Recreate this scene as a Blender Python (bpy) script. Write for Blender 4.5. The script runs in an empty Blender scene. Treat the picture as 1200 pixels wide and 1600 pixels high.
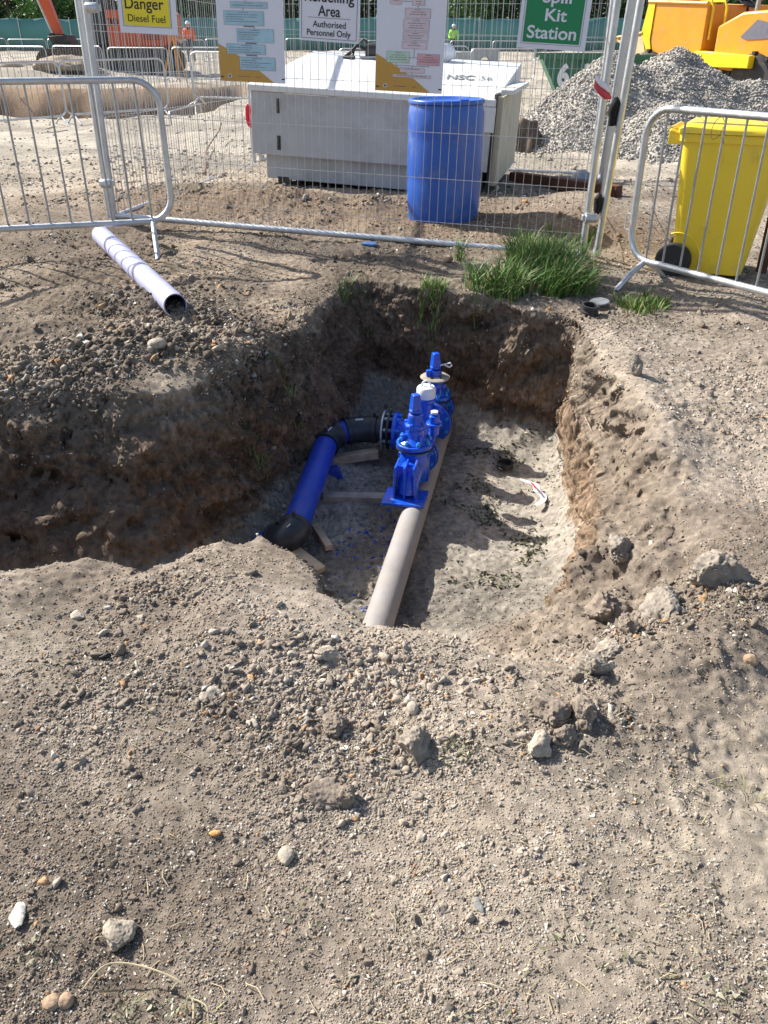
import bpy, bmesh, math, random
import numpy as np
from mathutils import Vector, Matrix, Euler
rnd = random.Random(7)
R = math.radians
# ------------------------------------------------------------------ camera, sky, sun, exposure
scn = bpy.context.scene
col = scn.collection
CAMZ, PITCH, FPX = 1.22, R(30.0), 1300.0
cam = bpy.data.cameras.new('camera'); camo = bpy.data.objects.new('camera', cam); col.objects.link(camo)
camo.location = (0, 0, CAMZ); camo.rotation_euler = (R(90) - PITCH, 0, 0)
cam.sensor_fit = 'VERTICAL'; cam.sensor_height = 32.0; cam.lens = FPX / 1600 * 32.0
cam.clip_start = 0.05; cam.clip_end = 2000
scn.camera = camo
SUN_EL, SUN_AZ = R(39.5), math.atan2(-0.86, 0.51)      # azimuth measured from +Y towards +X
w = bpy.data.worlds.new('World'); scn.world = w; w.use_nodes = True
nt = w.node_tree; nt.nodes.clear()
sky = nt.nodes.new('ShaderNodeTexSky'); sky.sky_type = 'NISHITA'; sky.sun_disc = False
sky.sun_elevation = SUN_EL; sky.sun_rotation = SUN_AZ; sky.dust_density = 2.0; sky.air_density = 1.0
bg = nt.nodes.new('ShaderNodeBackground'); bg.inputs['Strength'].default_value = 0.10
wo = nt.nodes.new('ShaderNodeOutputWorld')
nt.links.new(sky.outputs[0], bg.inputs[0]); nt.links.new(bg.outputs[0], wo.inputs[0])
sl = bpy.data.lights.new('sun', 'SUN'); sl.energy = 4.9; sl.angle = R(0.5); sl.color = (1.0, 0.955, 0.88)
so = bpy.data.objects.new('sun', sl); col.objects.link(so)
sund = Vector((math.sin(SUN_AZ) * math.cos(SUN_EL), math.cos(SUN_AZ) * math.cos(SUN_EL), math.sin(SUN_EL)))
so.rotation_euler = sund.to_track_quat('Z', 'Y').to_euler(); so.location = sund * 50
scn.view_settings.view_transform = 'Standard'; scn.view_settings.look = 'None'
scn.view_settings.exposure = 0.92; scn.view_settings.gamma = 1.0

# ------------------------------------------------------------------ picture -> place helpers
cp, sp = math.cos(PITCH), math.sin(PITCH)
def ray(px, py):
    x = (px - 600) / FPX; y = (800 - py) / FPX
    return Vector((x, cp + y * sp, y * cp - sp))
def at(px, py, z=0.0):                     # point at height z
    d = ray(px, py); t = (z - CAMZ) / d.z
    return Vector((0, 0, CAMZ)) + d * t
def at_y(px, py, Y):
    d = ray(px, py); return Vector((0, 0, CAMZ)) + d * (Y / d.y)
def at_plane(px, py, p0, n):
    d = ray(px, py); o = Vector((0, 0, CAMZ))
    return o + d * ((p0 - o).dot(n) / d.dot(n))

# ------------------------------------------------------------------ noise
def _h(ix, iy, iz, s):
    n = (ix.astype(np.int64) * 374761393 + iy.astype(np.int64) * 668265263 + iz.astype(np.int64) * 2147483647 + s * 974634777) & 0xffffffff
    n = ((n ^ (n >> 13)) * 1274126177) & 0xffffffff
    n = ((n ^ (n >> 16)) * 2246822519) & 0xffffffff
    return ((n ^ (n >> 15)) & 0xffffff) / float(0xffffff)
def n2(x, y, s=0):
    xi = np.floor(x); yi = np.floor(y); fx = x - xi; fy = y - yi
    fx = fx * fx * (3 - 2 * fx); fy = fy * fy * (3 - 2 * fy); z = np.zeros_like(xi)
    a = _h(xi, yi, z, s); b = _h(xi + 1, yi, z, s); c = _h(xi, yi + 1, z, s); d = _h(xi + 1, yi + 1, z, s)
    return (a + (b - a) * fx) * (1 - fy) + (c + (d - c) * fx) * fy - 0.5
def n3(x, y, z, s=0):
    zi = np.floor(z); fz = z - zi; fz = fz * fz * (3 - 2 * fz)
    xi = np.floor(x); yi = np.floor(y); fx = x - xi; fy = y - yi
    fx = fx * fx * (3 - 2 * fx); fy = fy * fy * (3 - 2 * fy)
    def L(zz):
        a = _h(xi, yi, zz, s); b = _h(xi + 1, yi, zz, s); c = _h(xi, yi + 1, zz, s); d = _h(xi + 1, yi + 1, zz, s)
        return (a + (b - a) * fx) * (1 - fy) + (c + (d - c) * fx) * fy
    return L(zi) * (1 - fz) + L(zi + 1) * fz - 0.5
def fbm2(x, y, f, o, s=0, g=0.5):
    r = 0; a = 1
    for i in range(o):
        r = r + a * n2(x * f + 13.7 * i, y * f - 7.3 * i, s + i); f *= 2.03; a *= g
    return r
def sst(a, b, x):
    t = np.clip((x - a) / (b - a), 0, 1); return t * t * (3 - 2 * t)

# ------------------------------------------------------------------ the terrain
RIM = np.array([(-.17,4.95),(.40,4.70),(.99,4.40),(1.06,3.9),(1.10,3.44),(1.16,2.82),(1.12,2.4),(.90,1.98),(.52,1.72),(.26,1.84),(.14,1.91),(-.06,1.90),(-.16,2.02),(-.31,2.22),(-.44,2.38),(-.58,2.26),(-.77,2.15),(-.99,2.20),(-1.14,2.15),(-1.7,2.1),(-2.6,2.05),(-2.6,3.50),(-1.53,3.36),(-1.08,3.32),(-.92,3.42),(-.72,3.58),(-.54,3.95),(-.30,4.55)])
FLO = np.array([(-.04,4.72),(.42,4.56),(.96,4.30),(.95,3.9),(.90,3.6),(.81,3.02),(.75,2.80),(.60,2.60),(.36,2.56),(.17,2.20),(-.02,2.05),(-.08,2.15),(-.2,2.42),(-.40,2.56),(-.58,2.46),(-.77,2.34),(-.99,2.36),(-1.14,2.3),(-1.7,2.25),(-2.4,2.2),(-2.4,2.85),(-1.5,2.84),(-1.0,2.90),(-.80,3.08),(-.58,3.36),(-.38,3.84),(-.14,4.4)])
def poly_sd(x, y, P):                       # >0 inside
    d = np.full(x.shape, 1e9); ins = np.zeros(x.shape, bool); n = len(P)
    for i in range(n):
        ax, ay = P[i]; bx, by = P[(i + 1) % n]; ex, ey = bx - ax, by - ay
        t = np.clip(((x - ax) * ex + (y - ay) * ey) / (ex * ex + ey * ey), 0, 1)
        d = np.minimum(d, (x - ax - t * ex) ** 2 + (y - ay - t * ey) ** 2)
        c = ((ay > y) != (by > y)) & (x < ex * (y - ay) / (ey + 1e-12) + ax); ins ^= c
    d = np.sqrt(d); return np.where(ins, d, -d)
def gau(x, y, cx, cy, rx, ry, a=0.0):
    c, s = math.cos(a), math.sin(a); u = (x - cx) * c + (y - cy) * s; v = -(x - cx) * s + (y - cy) * c
    return np.exp(-(u / rx) ** 2 - (v / ry) ** 2)
def terrain(x, y, detail=True):
    x = np.asarray(x, float); y = np.asarray(y, float)
    z = -0.22 * (1 - sst(1.3, 5.6, y)) - 0.06 * sst(0.6, 1.7, x) * (1 - sst(5.4, 7.5, y))
    z = z - 0.26 * sst(9.5, 14, y) + 0.55 * sst(40, 85, y) + 4.5 * sst(110, 190, y)
    # undulation
    far = sst(5, 16, y)
    z = z + fbm2(x, y, 0.7, 2, 3) * (0.05 + 0.10 * far) + fbm2(x, y, 2.6, 2, 9) * (0.036 + 0.02 * far)
    z = z + 0.10 * gau(x, y, -1.75, 3.75, .55, .40, .2) + 0.07 * gau(x, y, -.95, 3.75, .35, .25, .5) + 0.05 * gau(x, y, -1.3, 4.35, .6, .12, -.35)
    z = z - 0.05 * gau(x, y, -1.35, 4.15, .7, .10, -.35) - 0.06 * gau(x, y, -2.0, 4.8, .8, .12, -.2)
    z = z + 0.13 * gau(x, y, -.40, 6.70, 1.6, .22, -.33) * (1 + .8 * fbm2(x, y, 3, 2, 66)) * (1 - .95 * gau(x, y, .42, 6.35, .42, .42, 0)) + 0.14 * gau(x, y, 1.55, 6.6, .55, .5, 0) + 0.08 * gau(x, y, .2, 7.1, 1.5, .5, -.3)
    z = z + 0.05 * gau(x, y, 1.2, 2.2, .35, .25, 0) + 0.05 * gau(x, y, .85, 1.75, .3, .18, .6) + 0.03 * gau(x, y, -.3, 1.75, .5, .25, 0) + .03 * gau(x, y, .3, 1.45, .35, .1, .1)
    z = z + 0.06 * gau(x, y, 1.1, 3.2, .12, .4, 0) - 0.05 * gau(x, y, 1.35, 2.75, .2, .3, 0)
    z = z + 0.12 * gau(x, y, -2.6, 6.3, .8, .4, .1) + .05 * gau(x, y, -1.9, 7.6, .9, .25, .2)
    # far dig behind the barriers on the left
    dig = sst(-3.6, -4.8, x) * sst(18.4, 20.2, y + .4 * n2(x * .8, y * 0, 5)) * (1 - sst(26.8, 27.9, y + 1.2 * n2(x * .5, y * .5, 5)))
    z = z - 1.5 * dig + dig * fbm2(x, y, .9, 4, 88, .6) * .8
    z = z + .5 * gau(x, y, -13.0, 31, 2.5, 1.2, 0) + .35 * gau(x, y, -12.5, 35.5, 3, 1.0, 0)
    wall = np.zeros_like(z); inside = np.zeros_like(z)
    m = (x > -2.8) & (x < 1.5) & (y > 1.4) & (y < 5.2)
    if m.any():
        xm = x[m]; ym = y[m]
        jx = fbm2(xm, ym, 3.2, 4, 21, .55) * 0.10; jy = fbm2(xm, ym, 3.2, 4, 31, .55) * 0.10
        rd = poly_sd(xm + jx, ym + jy, RIM); fd = poly_sd(xm + jx * .6, ym + jy * .6, FLO)
        do = np.maximum(-fd, 0); di = np.maximum(rd, 0)
        t = np.where(rd <= 0, 1.0, do / (do + di + 1e-6)); t = np.where(fd > 0, 0.0, t)
        t = np.clip(t + fbm2(xm, ym, 8, 3, 41) * .16 * t * (1 - t) * 4 * .5, 0, 1)
        s = .85 * t + .15 * t * t * (3 - 2 * t); rt = sst(.45, .75, xm) * (1 - sst(4.0, 4.25, ym)) * sst(2.1, 2.6, ym)
        s = s * (1 - rt) + rt * (.62 * sst(0, .30, t) + .38 * sst(.15, 1, t))
        fz = -0.86 + .21 * gau(xm, ym, -.15, 4.95, .75, .75) + .05 * gau(xm, ym, -.55, 3.7, .2, .3) + fbm2(xm, ym, 3.5, 3, 51) * .05
        fz = fz + .10 * np.exp(-np.maximum(fd, 0) / .07)
        zz = z[m]
        z[m] = fz * (1 - s) + zz * s
        # slump lip
        z[m] -= .035 * np.exp(-(np.maximum(-rd, 0) / .09)) * s
        wall[m] = 4 * t * (1 - t); inside[m] = 1 - t
    if detail:
        fade = 1 - .8 * inside
        rough = .25 + 1.5 * np.clip(fbm2(x, y, 1.3, 3, 77) + .42, 0, 1) + .9 * gau(x, y, -1.3, 4.1, 1.0, .8, 0)
        z = z + fbm2(x, y, 7, 4, 60, .6) * .016 * rough
        c = np.abs(fbm2(x, y, 26, 2, 70)); z = z + (.22 - c) * .007 * rough
        z = z + n2(x * 70, y * 70, 80) * .0045 * rough + np.maximum(n2(x * 38, y * 38, 83) - .12, 0) * .020 * rough
    return z, wall, inside
def gz(x, y):
    return float(terrain(np.array([x]), np.array([y]), False)[0][0])
def on(px, py, lift=0.0):                    # point of the ground seen at a pixel
    z = 0.0
    for i in range(12):
        p = at(px, py, z); z = .5 * z + .5 * (gz(p.x, p.y) + lift)
    return at(px, py, z)

# ------------------------------------------------------------------ materials
M = {}
def mat(name, colr, rough=.6, metal=0.0, var=.12, vscale=8.0, bump=0.0, bscale=60.0, dirt=0.0, attr=None, spec=.5, coat=0.0, dirtcol=(.26, .215, .16), dscale=5.0):
    m = bpy.data.materials.new(name); m.use_nodes = True; t = m.node_tree; N = t.nodes; L = t.links
    b = N['Principled BSDF']; b.inputs['Roughness'].default_value = rough; b.inputs['Metallic'].default_value = metal
    b.inputs['Specular IOR Level'].default_value = spec; b.inputs['Coat Weight'].default_value = coat
    tc = N.new('ShaderNodeTexCoord')
    if attr:
        a = N.new('ShaderNodeAttribute'); a.attribute_name = attr; cs = a.outputs['Color']
    else:
        r = N.new('ShaderNodeRGB'); r.outputs[0].default_value = (*colr, 1); cs = r.outputs[0]
    no = N.new('ShaderNodeTexNoise'); no.inputs['Scale'].default_value = vscale; no.inputs['Detail'].default_value = 6
    L.new(tc.outputs['Object'], no.inputs['Vector'])
    mr = N.new('ShaderNodeMapRange'); mr.inputs[1].default_value = .3; mr.inputs[2].default_value = .7
    mr.inputs[3].default_value = 1 - var; mr.inputs[4].default_value = 1 + var; L.new(no.outputs[0], mr.inputs[0])
    mx = N.new('ShaderNodeMix'); mx.data_type = 'RGBA'; mx.blend_type = 'MULTIPLY'; mx.inputs[0].default_value = 1
    L.new(cs, mx.inputs[6]); L.new(mr.outputs[0], mx.inputs[7]); cs = mx.outputs[2]
    if dirt > 0:
        d = N.new('ShaderNodeTexNoise'); d.inputs['Scale'].default_value = dscale; d.inputs['Detail'].default_value = 10; d.inputs['Roughness'].default_value = .7
        L.new(tc.outputs['Object'], d.inputs['Vector'])
        q = N.new('ShaderNodeMapRange'); q.inputs[1].default_value = .62 - .3 * dirt; q.inputs[2].default_value = .75; q.inputs[4].default_value = min(1, .5 + dirt * .5)
        L.new(d.outputs[0], q.inputs[0])
        m2 = N.new('ShaderNodeMix'); m2.data_type = 'RGBA'; L.new(q.outputs[0], m2.inputs[0]); L.new(cs, m2.inputs[6]); m2.inputs[7].default_value = (*dirtcol, 1); cs = m2.outputs[2]
        rr = N.new('ShaderNodeMapRange'); rr.inputs[3].default_value = rough; rr.inputs[4].default_value = .95; L.new(q.outputs[0], rr.inputs[0]); L.new(rr.outputs[0], b.inputs['Roughness'])
    L.new(cs, b.inputs['Base Color'])
    if bump > 0:
        bn = N.new('ShaderNodeTexNoise'); bn.inputs['Scale'].default_value = bscale; bn.inputs['Detail'].default_value = 5
        L.new(tc.outputs['Object'], bn.inputs['Vector'])
        bp = N.new('ShaderNodeBump'); bp.inputs['Strength'].default_value = 1.0; bp.inputs['Distance'].default_value = bump
        L.new(bn.outputs[0], bp.inputs['Height']); L.new(bp.outputs[0], b.inputs['Normal'])
    M[name] = m; return m
mat('galv', (.52, .54, .56), .42, .75, .15, 20, .0004, 120, .42, dirtcol=(.40, .38, .35))
mat('wire', (.50, .51, .52), .45, .6, .1, 20)
mat('galv_dark', (.34, .35, .36), .5, .7, .15, 30)
mat('blue_pe', (.012, .052, .42), .42, 0, .1, 6, .0004, 80, .42, dirtcol=(.14, .135, .17), dscale=9)
mat('blue_epoxy', (.008, .085, .60), .27, 0, .1, 10, .0005, 90, .34, coat=.2, dirtcol=(.20, .19, .19), dscale=13)
mat('bolt_blue', (.03, .26, .62), .35, .1, .1, 40)
mat('black_pe', (.022, .025, .032), .42, 0, .2, 12, .0003, 60, .25, dirtcol=(.12, .11, .10), dscale=8)
mat('rubber', (.02, .02, .021), .6, 0, .2, 30, .0005, 90, .2)
mat('dusty_pipe', (.265, .25, .25), .6, 0, .15, 6, .0010, 60, .95, dirtcol=(.31, .275, .23), dscale=9)
mat('lilac_pipe', (.40, .41, .59), .38, 0, .06, 8, .0003, 60, .25, dirtcol=(.42, .37, .31))
mat('pipe_inside', (.02, .03, .10), .5)
mat('wood', (.46, .34, .22), .8, 0, .3, 14, .0015, 80, .25)
mat('wood_grey', (.33, .285, .23), .85, 0, .3, 14, .0015, 80, .3)
mat('tank_grey', (.44, .455, .47), .55, 0, .10, 3, .0006, 30, .45, dirtcol=(.30, .28, .25), dscale=3.5)
mat('tank_white', (.66, .67, .66), .6, 0, .06, 3, .0003, 30, .16, dirtcol=(.44, .41, .36))
mat('tank_beige', (.52, .48, .38), .6, 0, .1, 4, 0, 30, .3, dirtcol=(.25, .18, .12), dscale=6)
mat('drum_blue', (.014, .085, .40), .36, 0, .08, 4, .0012, 9, .30, dirtcol=(.17, .20, .30))
mat('white', (.74, .75, .78), .5, 0, .03, 5)
mat('sign_white', (.66, .68, .76), .42, 0, .02, 5, coat=.1)
mat('sign_yellow', (.72, .60, .02), .4, 0, .03, 5)
mat('sign_green', (.0, .20, .075), .4, 0, .04, 5)
mat('sign_ochre', (.50, .285, .055), .4, 0, .04, 5)
mat('ink', (.015, .015, .018), .6)
mat('ink_soft', (.12, .12, .16), .6)
mat('box_blue', (.33, .52, .62), .5); mat('box_pink', (.60, .50, .55), .5); mat('box_red', (.60, .34, .38), .5); mat('box_green', (.44, .60, .48), .5)
mat('ink_grey', (.16, .17, .18), .6)
mat('orange', (.62, .10, .025), .4, 0, .08, 3, 0, 30, .25, coat=.2)
mat('dumper', (.66, .27, .01), .4, 0, .08, 3, 0, 30, .28, coat=.2)
mat('dumper_yellow', (.78, .55, .01), .4, 0, .06, 3, 0, 30, .15)
mat('dumper_pale', (.62, .47, .26), .6, 0, .12, 3, 0, 30, .4)
mat('dark_metal', (.045, .042, .04), .6, .2, .25, 6, 0, 30, .45)
mat('track_metal', (.08, .07, .06), .8, .1, .3, 6, .01, 20, .5)
mat('glass', (.06, .07, .08), .08, 0, .05)
mat('hivis_orange', (.85, .13, .02), .7); mat('hivis_green', (.35, .75, .06), .7); mat('skin', (.45, .26, .19), .6); mat('trousers', (.04, .045, .07), .8)
mat('helmet', (.75, .76, .78), .3)
mat('bin_yellow', (.88, .64, .045), .36, 0, .05, 3, .0004, 40, .26, dirtcol=(.52, .42, .14), dscale=7)
mat('skip_green', (.03, .14, .08), .55, 0, .15, 3, 0, 30, .3)
mat('net_green', (.10, .26, .23), .8, 0, .15, .4)
mat('concrete', (.40, .41, .41), .8, 0, .12, 3, .002, 20)
mat('rust', (.13, .05, .03), .85, 0, .3, 8, .002, 40)
mat('red', (.62, .03, .06), .45); mat('tape_red', (.60, .05, .07), .5); mat('tape_white', (.72, .70, .72), .5, 0, .1, 30)
mat('rag_black', (.012, .012, .013), .95, 0, .2, 30, .002, 60); mat('rag_blue', (.10, .20, .42), .9)
mat('leafy', None or (0, 0, 0), .55, 0, .15, 30, attr='col', spec=.3)
mat('stone', (0, 0, 0), .9, 0, .26, 45, .0042, 90, attr='col', spec=.25)
mat('bark', (.10, .08, .06), .9, 0, .3, 3, .01, 10)
mat('seat_black', (.02, .02, .022), .6)

def tag(o, label=None, cat=None, group=None, kind=None):
    if label: o['label'] = label
    if cat: o['category'] = cat
    if group: o['group'] = group
    if kind: o['kind'] = kind
    return o
def empty(name, loc=(0, 0, 0), rz=0.0, label=None, cat=None, group=None):
    o = bpy.data.objects.new(name, None); col.objects.link(o); o.location = loc; o.rotation_euler = (0, 0, rz); o.empty_display_size = .1
    return tag(o, label, cat, group)
def copy_tree(o, parent=None):
    c = o.copy(); col.objects.link(c); c.parent = parent
    for ch in list(o.children): copy_tree(ch, c)
    return c
class MB:
    def __init__(s): s.v = []; s.f = []; s.mi = []; s.cur = 0
    def add(s, vs, fs):
        b = len(s.v); s.v += [tuple(v) for v in vs]; s.f += [tuple(i + b for i in f) for f in fs]; s.mi += [s.cur] * len(fs); return s
    def box(s, c, d, rot=None, taper=1.0):
        vs = []
        for z in (-1, 1):
            k = taper if z > 0 else 1
            for x, y in ((-1, -1), (1, -1), (1, 1), (-1, 1)):
                v = Vector((x * d[0] / 2 * k, y * d[1] / 2 * k, z * d[2] / 2))
                if rot is not None: v = rot @ v
                vs.append(v + Vector(c))
        return s.add(vs, [(3, 2, 1, 0), (4, 5, 6, 7), (0, 1, 5, 4), (1, 2, 6, 5), (2, 3, 7, 6), (3, 0, 4, 7)])
    def cyl(s, a, b, r, r2=None, n=16, caps=True):
        a = Vector(a); b = Vector(b); r2 = r if r2 is None else r2; d = (b - a).normalized()
        u = d.orthogonal().normalized(); w_ = d.cross(u); vs = []
        for p, rr in ((a, r), (b, r2)):
            for i in range(n):
                t = 2 * math.pi * i / n; vs.append(p + (u * math.cos(t) + w_ * math.sin(t)) * rr)
        fs = [(i, (i + 1) % n, n + (i + 1) % n, n + i) for i in range(n)]
        if caps: fs += [tuple(range(n - 1, -1, -1)), tuple(range(n, 2 * n))]
        return s.add(vs, fs)
    def tube(s, pts, r, n=10, closed=False, caps=True):
        pts = [Vector(p) for p in pts]; m = len(pts); rs = r if isinstance(r, (list, tuple)) else [r] * m
        vs = []; prev = None
        for i, p in enumerate(pts):
            if closed: d = pts[(i + 1) % m] - pts[i - 1]
            else: d = pts[min(i + 1, m - 1)] - pts[max(i - 1, 0)]
            d.normalize()
            if prev is None: u = d.orthogonal().normalized()
            else:
                u = prev - d * prev.dot(d)
                u = u.normalized() if u.length > 1e-6 else d.orthogonal().normalized()
            prev = u; w_ = d.cross(u)
            for k in range(n):
                t = 2 * math.pi * k / n; vs.append(p + (u * math.cos(t) + w_ * math.sin(t)) * rs[i])
        fs = []
        for i in range(m if closed else m - 1):
            j = (i + 1) % m
            for k in range(n): fs.append((i * n + k, i * n + (k + 1) % n, j * n + (k + 1) % n, j * n + k))
        if caps and not closed: fs += [tuple(range(n - 1, -1, -1)), tuple(range((m - 1) * n, m * n))]
        return s.add(vs, fs)
    def lathe(s, prof, c=(0, 0, 0), n=32, mtx=None):   # prof: (r, z) list
        vs = []; fs = []; m = len(prof)
        for r, z in prof:
            for k in range(n):
                t = 2 * math.pi * k / n; v = Vector((r * math.cos(t), r * math.sin(t), z))
                if mtx is not None: v = mtx @ v
                vs.append(v + Vector(c))
        for i in range(m - 1):
            for k in range(n): fs.append((i * n + k, i * n + (k + 1) % n, (i + 1) * n + (k + 1) % n, (i + 1) * n + k))
        if prof[0][0] > 1e-4: fs.append(tuple(range(n - 1, -1, -1)))
        if prof[-1][0] > 1e-4: fs.append(tuple(range((m - 1) * n, m * n)))
        return s.add(vs, fs)
    def prism(s, poly, y0, y1, mtx=None):              # poly in XZ, extruded along Y
        n = len(poly); vs = [Vector((x, y, z)) for y in (y0, y1) for x, z in poly]
        if mtx is not None: vs = [mtx @ v for v in vs]
        fs = [(i, (i + 1) % n, n + (i + 1) % n, n + i) for i in range(n)] + [tuple(range(n - 1, -1, -1)), tuple(range(n, 2 * n))]
        return s.add(vs, fs)
    def build(s, name, m, parent=None, smooth=True, bevel=0.0, angle=40, seg=2):
        me = bpy.data.meshes.new(name); me.from_pydata(s.v, [], s.f)
        bm = bmesh.new(); bm.from_mesh(me); bmesh.ops.recalc_face_normals(bm, faces=bm.faces); bm.to_mesh(me); bm.free()
        for mm in (m if isinstance(m, (list, tuple)) else [m]): me.materials.append(M[mm] if isinstance(mm, str) else mm)
        if isinstance(m, (list, tuple)): me.polygons.foreach_set('material_index', s.mi)
        if smooth:
            me.polygons.foreach_set('use_smooth', [True] * len(me.polygons)); me.set_sharp_from_angle(angle=R(angle))
        me.update()
        o = bpy.data.objects.new(name, me); col.objects.link(o); o.parent = parent
        if bevel > 0:
            b = o.modifiers.new('bevel', 'BEVEL'); b.width = bevel; b.segments = seg; b.limit_method = 'ANGLE'; b.angle_limit = R(35)
        return o
def rawmesh(name, V, F, m, parent=None, cols=None, smooth=False):
    me = bpy.data.meshes.new(name); V = np.asarray(V, np.float32); F = np.asarray(F, np.int32); k = F.shape[1]
    me.vertices.add(len(V)); me.vertices.foreach_set('co', V.ravel())
    me.loops.add(F.size); me.loops.foreach_set('vertex_index', F.ravel())
    me.polygons.add(len(F)); me.polygons.foreach_set('loop_start', np.arange(0, F.size, k, dtype=np.int32)); me.polygons.foreach_set('loop_total', np.full(len(F), k, np.int32))
    if smooth: me.polygons.foreach_set('use_smooth', np.ones(len(F), bool))
    me.update(calc_edges=True)
    if cols is not None:
        a = me.color_attributes.new('col', 'FLOAT_COLOR', 'POINT'); c4 = np.ones((len(V), 4), np.float32); c4[:, :3] = cols; a.data.foreach_set('color', c4.ravel())
    me.materials.append(M[m] if isinstance(m, str) else m); me.validate()
    o = bpy.data.objects.new(name, me); col.objects.link(o); o.parent = parent; return o
def arc(c, r, a0, a1, n, ax='xz'):
    out = []
    for i in range(n + 1):
        t = a0 + (a1 - a0) * i / n; u, v = r * math.cos(t), r * math.sin(t)
        out.append((c[0] + u, c[1], c[2] + v) if ax == 'xz' else (c[0] + u, c[1] + v, c[2]))
    return out
def text_mesh(name, s, x0, x1, z0, z1, y, m, parent, bold=.02, shear=0.0, fit=True):
    cu = bpy.data.curves.new('t', 'FONT'); cu.body = s; cu.offset = bold; cu.extrude = 0.0; cu.shear = shear
    o = bpy.data.objects.new('t', cu); col.objects.link(o)
    dg = bpy.context.evaluated_depsgraph_get(); me = bpy.data.meshes.new_from_object(o.evaluated_get(dg))
    bpy.data.objects.remove(o); bpy.data.curves.remove(cu)
    n = len(me.vertices); co = np.empty(n * 3); me.vertices.foreach_get('co', co); co = co.reshape(-1, 3)
    mn = co.min(0); mxx = co.max(0)
    X = x0 + (co[:, 0] - mn[0]) / (mxx[0] - mn[0]) * (x1 - x0)
    capz = max(.70, mxx[1]) if fit else mxx[1]
    Z = z0 + (co[:, 1]) / .71 * (z1 - z0)
    me.vertices.foreach_set('co', np.stack([X, np.full(n, y), Z], 1).ravel()); me.update(); me.name = name
    me.materials.clear(); me.materials.append(M[m])
    t = bpy.data.objects.new(name, me); col.objects.link(t); t.parent = parent; return t

# ------------------------------------------------------------------ ground sheet
def axis(lo, hi, d, g, end0, end1, dmax=40):
    a = list(np.arange(lo, hi, d)); s = d; v = a[-1]
    while v < end1: s = min(s * g, dmax); v += s; a.append(v)
    s = d; v = lo; b = []
    while v > end0: s = min(s * g * 1.01, dmax); v -= s; b.append(v)
    return np.array(b[::-1] + a)
gx = axis(-1.75, 1.75, .0072, 1.022, -420, 420); gy = axis(.55, 5.0, .0072, 1.016, -60, 420)
GX, GY = np.meshgrid(gx, gy); fx, fy = GX.ravel().copy(), GY.ravel().copy()
Z, WALL, INS = terrain(fx, fy)
Zg = Z.reshape(GX.shape)
dzy, dzx = np.gradient(Zg, gy, gx)
nl = np.sqrt(dzx ** 2 + dzy ** 2 + 1); nx_, ny_, nz_ = (-dzx / nl).ravel(), (-dzy / nl).ravel(), (1 / nl).ravel()
sm = WALL > .02
d = np.zeros_like(Z)
xs, ys, zs = fx[sm], fy[sm], Z[sm]
d[sm] = (n3(xs * 6, ys * 6, zs * 9, 1) * .09 + n3(xs * 16, ys * 16, zs * 22, 2) * .05 + n3(xs * 45, ys * 45, zs * 50, 3) * .018) * np.clip(WALL[sm] * 1.3, 0, 1)
PX, PY, PZ = fx + nx_ * d, fy + ny_ * d, Z + nz_ * d
# albedo of the soil (its own colours: dry dusty crust, moist cut faces, bedding sand)
dry = np.clip(.5 + fbm2(fx, fy, 1.1, 5, 101, .65) * 1.5, 0, 1)[:, None]
cA = np.array([.198, .161, .126]); cB = np.array([.345, .290, .232]); c = cA + (cB - cA) * dry
warm = (sst(2.6, 4.2, fy) * (1 - sst(.4, 1.2, fx)) * (.6 + .8 * fbm2(fx, fy, 2, 3, 105)))[:, None].clip(0, 1)
c = c * (1 - warm) + (np.array([.25, .195, .138]) * (.65 + .7 * dry)) * warm
farw = sst(6.5, 11, fy)[:, None]; c = c * (1 - farw) + (np.array([.36, .32, .26]) * (.80 + .35 * dry)) * farw
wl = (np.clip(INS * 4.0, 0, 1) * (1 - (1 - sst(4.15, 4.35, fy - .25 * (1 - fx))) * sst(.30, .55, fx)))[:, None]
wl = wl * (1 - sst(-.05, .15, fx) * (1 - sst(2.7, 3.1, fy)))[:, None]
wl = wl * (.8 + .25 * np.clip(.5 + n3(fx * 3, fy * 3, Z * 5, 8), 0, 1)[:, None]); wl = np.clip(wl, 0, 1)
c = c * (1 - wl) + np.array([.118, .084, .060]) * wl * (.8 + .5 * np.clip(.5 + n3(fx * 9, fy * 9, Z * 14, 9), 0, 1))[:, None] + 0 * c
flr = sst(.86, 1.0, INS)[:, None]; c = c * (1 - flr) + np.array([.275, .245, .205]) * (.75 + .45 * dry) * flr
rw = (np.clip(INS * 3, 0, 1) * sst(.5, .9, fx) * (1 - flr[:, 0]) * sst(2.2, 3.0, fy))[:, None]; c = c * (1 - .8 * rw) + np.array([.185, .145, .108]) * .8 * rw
digc = (sst(-3.4, -4.6, fx) * sst(18, 20, fy) * (1 - sst(28, 30, fy)))[:, None]; c = c * (1 - digc) + (np.array([.25, .175, .115]) * (.6 + .9 * np.clip(.5 + fbm2(fx, fy, 1.5, 4, 150, .6), 0, 1))[:, None]) * digc
pd = (gau(fx, fy, .80, 1.15, .5, .33, .2) + .7 * gau(fx, fy, -1.15, 1.75, .35, .2, 0))[:, None].clip(0, 1); c = c * (1 - .6 * pd) + np.array([.385, .335, .265]) * .6 * pd
spk = n2(fx * 70, fy * 70, 120)[:, None]; c = c * (1 + .35 * spk)
bk = (np.exp(-((fx + .45) * .33 + (fy - 6.6)) ** 2 / .30) * (fx > -2.2) * (fx < 2.2))[:, None]; c = c * (1 - .75 * bk) + np.array([.19, .135, .09]) * .75 * bk
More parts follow.
